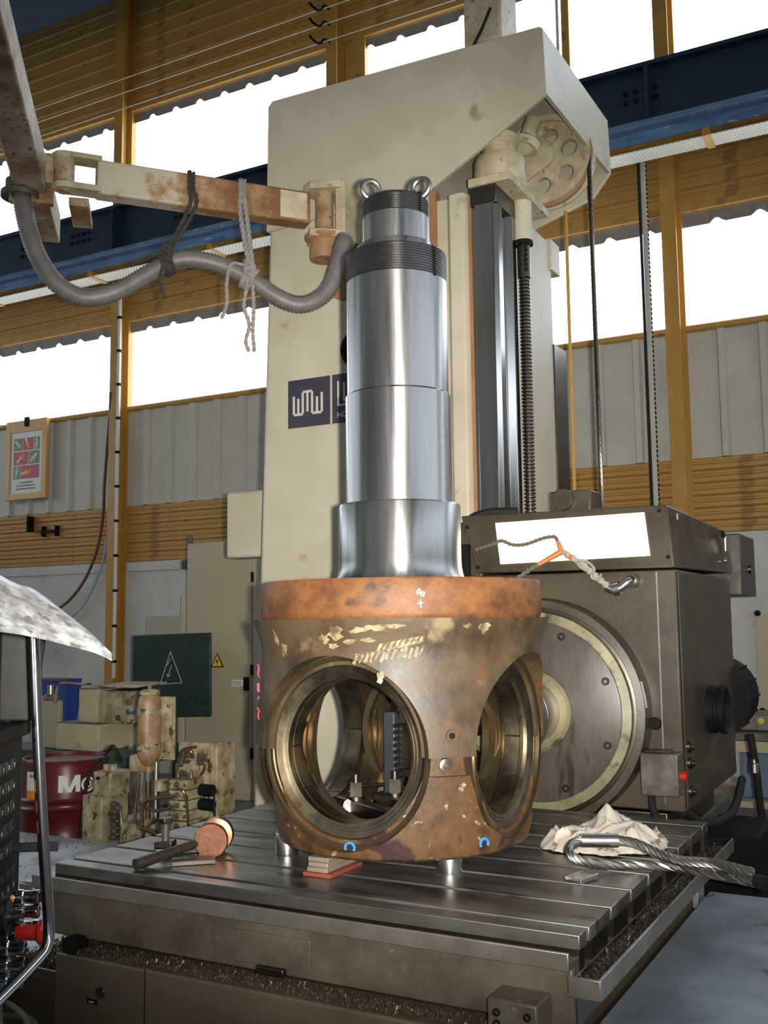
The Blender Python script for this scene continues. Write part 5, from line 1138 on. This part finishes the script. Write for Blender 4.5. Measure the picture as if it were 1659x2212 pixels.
for z in (.52, .42):
    s_ = MB().cyl((-2.66, 2.34, z), (-2.54, 2.34, z), .042, n=20).build('solenoid', BLACK, hu)
    MB().cyl((-2.54, 2.34, z), (-2.51, 2.34, z), .022, n=14).build('solenoid_tip', BLACK, s_)
    MB().tube(spline([(-2.54, 2.32, z), (-2.49, 2.31, z-.02), (-2.47, 2.3, z-.12), (-2.44, 2.28, z-.22)], 6), .007, 6).build('solenoid_lead', BLACKR, s_)
PP = [[(-3.02, 2.42, .66), (-3.02, 2.42, .40), (-3.02, 2.40, .24)], [(-2.96, 2.40, .60), (-2.96, 2.40, .36), (-3.0, 2.36, .26)],
      [(-3.02, 2.44, .66), (-3.00, 2.44, .75), (-2.93, 2.44, .79), (-2.84, 2.46, .80)], [(-2.95, 2.42, .69), (-2.92, 2.42, .76), (-2.86, 2.42, .77), (-2.85, 2.44, .72)],
      [(-2.86, 2.24, .53), (-2.80, 2.20, .54), (-2.72, 2.20, .53), (-2.70, 2.22, .44), (-2.70, 2.24, .25)],
      [(-2.85, 2.22, .41), (-2.98, 2.18, .38), (-3.10, 2.17, .40), (-3.24, 2.18, .44)], [(-2.85, 2.22, .48), (-3.0, 2.16, .47), (-3.10, 2.15, .44), (-3.13, 2.15, .38), (-3.13, 2.16, .22)],
      [(-3.24, 2.22, .62), (-3.24, 2.20, .50), (-3.22, 2.16, .36), (-3.21, 2.15, .20)], [(-2.86, 2.22, .34), (-2.97, 2.15, .32), (-3.05, 2.12, .26), (-3.08, 2.12, .20)],
      [(-3.20, 2.16, .30), (-3.10, 2.10, .27), (-2.98, 2.10, .26), (-2.9, 2.12, .22)], [(-2.80, 2.48, .71), (-2.73, 2.45, .70), (-2.74, 2.45, .64), (-2.78, 2.45, .60)]]
for k, q in enumerate(PP): MB().tube(spline(q, 6), .012 if k % 3 else .015, 8).build('hydraulic_pipe', PIPE, hu)
MB().box(-3.80, -2.65, 2.30, 2.90, -.305, .0).build('plinth', HYDD, hu, .01)
MB().lathe([(0, 0), (.055, 0), (.055, .06), (.06, .065), (.06, .075), (0, .08)], (-3.08, 2.30, .50), (0, 0, 1), 24).build('filler_cap', HYD, hu)
MB().cyl((-3.18, 2.22, .26), (-2.98, 2.22, .26), .05, n=18).build('pump_body', HYD, hu)
MB().box(-3.36, -3.20, 2.14, 2.30, .20, .28).build('small_manifold', HYD, hu, .006)
hu.location = (-2.49, 1.487, .259); hu.scale = (.68, .847, .847)

# ================================================================== RIGHT BACKGROUND
wb = thing('workbench', (.9, 4.8, 0), 'dark cluttered workbench with pale shelves behind the headstock', 'workbench')
PALE = mat('pale_shelf_wood', (.42, .34, .2), (.5, .4, .25), 5, .6)
MB().box(.10, 2.4, 4.35, 5.2, .80, .86).build('bench_top', HYDD, wb, .006)
MB().box(.10, 2.4, 4.35, 5.2, .32, .37).build('lower_shelf', PALE, wb, .006)
MB().box(.10, 2.4, 4.33, 4.36, .72, .80).build('front_rail', PALE, wb, .004)
for x in (.12, 1.2, 2.3):
    for y in (4.38, 5.12): MB().box(x, x+.06, y, y+.06, 0, .80).build('leg', HYDD, wb)
o = MB().box(.50, 1.15, 4.5, 4.9, .372, .70).build('storage_crate', mat('blue_grey_crate', (.12, .17, .25), (.16, .22, .3), 5, .5), None, .01, off=(.8, 4.7, .37)); tag(o, 'blue grey crate on the lower shelf of the workbench', 'crate')
vz = thing('bench_vice', (.55, 4.6, .86), 'dark bench machine with round knob standing on the workbench', 'bench machine')
MB().box(.44, .80, 4.45, 4.8, .861, .99).build('body', HYDD, vz, .012)
MB().lathe([(.07, 0), (.07, .09), (.055, .10), (.055, .13), (0, .13)], (.52, 4.6, .99), (0, 0, 1), 20).build('knob', BLACK, vz)
MB().lathe([(.022, 0), (.022, .02), (0, .024)], (.66, 4.45, .94), (0, -1, 0), 16).build('yellow_lamp', YELSIGN, vz)
o = MB().box(.82, 1.4, 4.5, 4.9, .861, 1.02).build('control_box', mat('green_grey_box', (.05, .10, .11), (.08, .14, .15), 5, .45), None, .01, off=(1.1, 4.7, .86)); tag(o, 'green grey control box beside the bench machine', 'box')
hp_ = MB().tube(spline([(.85, 2.75, 1.02), (.87, 2.78, .80), (.885, 2.80, .55), (.95, 2.82, .30), (1.0, 2.85, .05)], 8), .022, 10).build('feed_hose', BLACKR, None, off=(.88, 2.8, .05)); tag(hp_, 'black hose hanging vertically behind the headstock at the right', 'hose')
fi = MB().lathe([(.026, 0), (.026, .05), (.021, .055), (.021, .11), (0, .11)], (.862, 2.77, .80), (0, 0, 1), 14).build('hose_fitting', GALV, None, off=(.862, 2.77, .8)); tag(fi, 'bright fitting on the hanging black hose', 'hose fitting')
pd = MB().box(.70, 1.0, 1.9, 2.5, .0, .60).build('drive_box', BLACK, None, .012, off=(.85, 2.2, 0)); tag(pd, 'dark drive box on the floor below the headstock at the right', 'drive box')
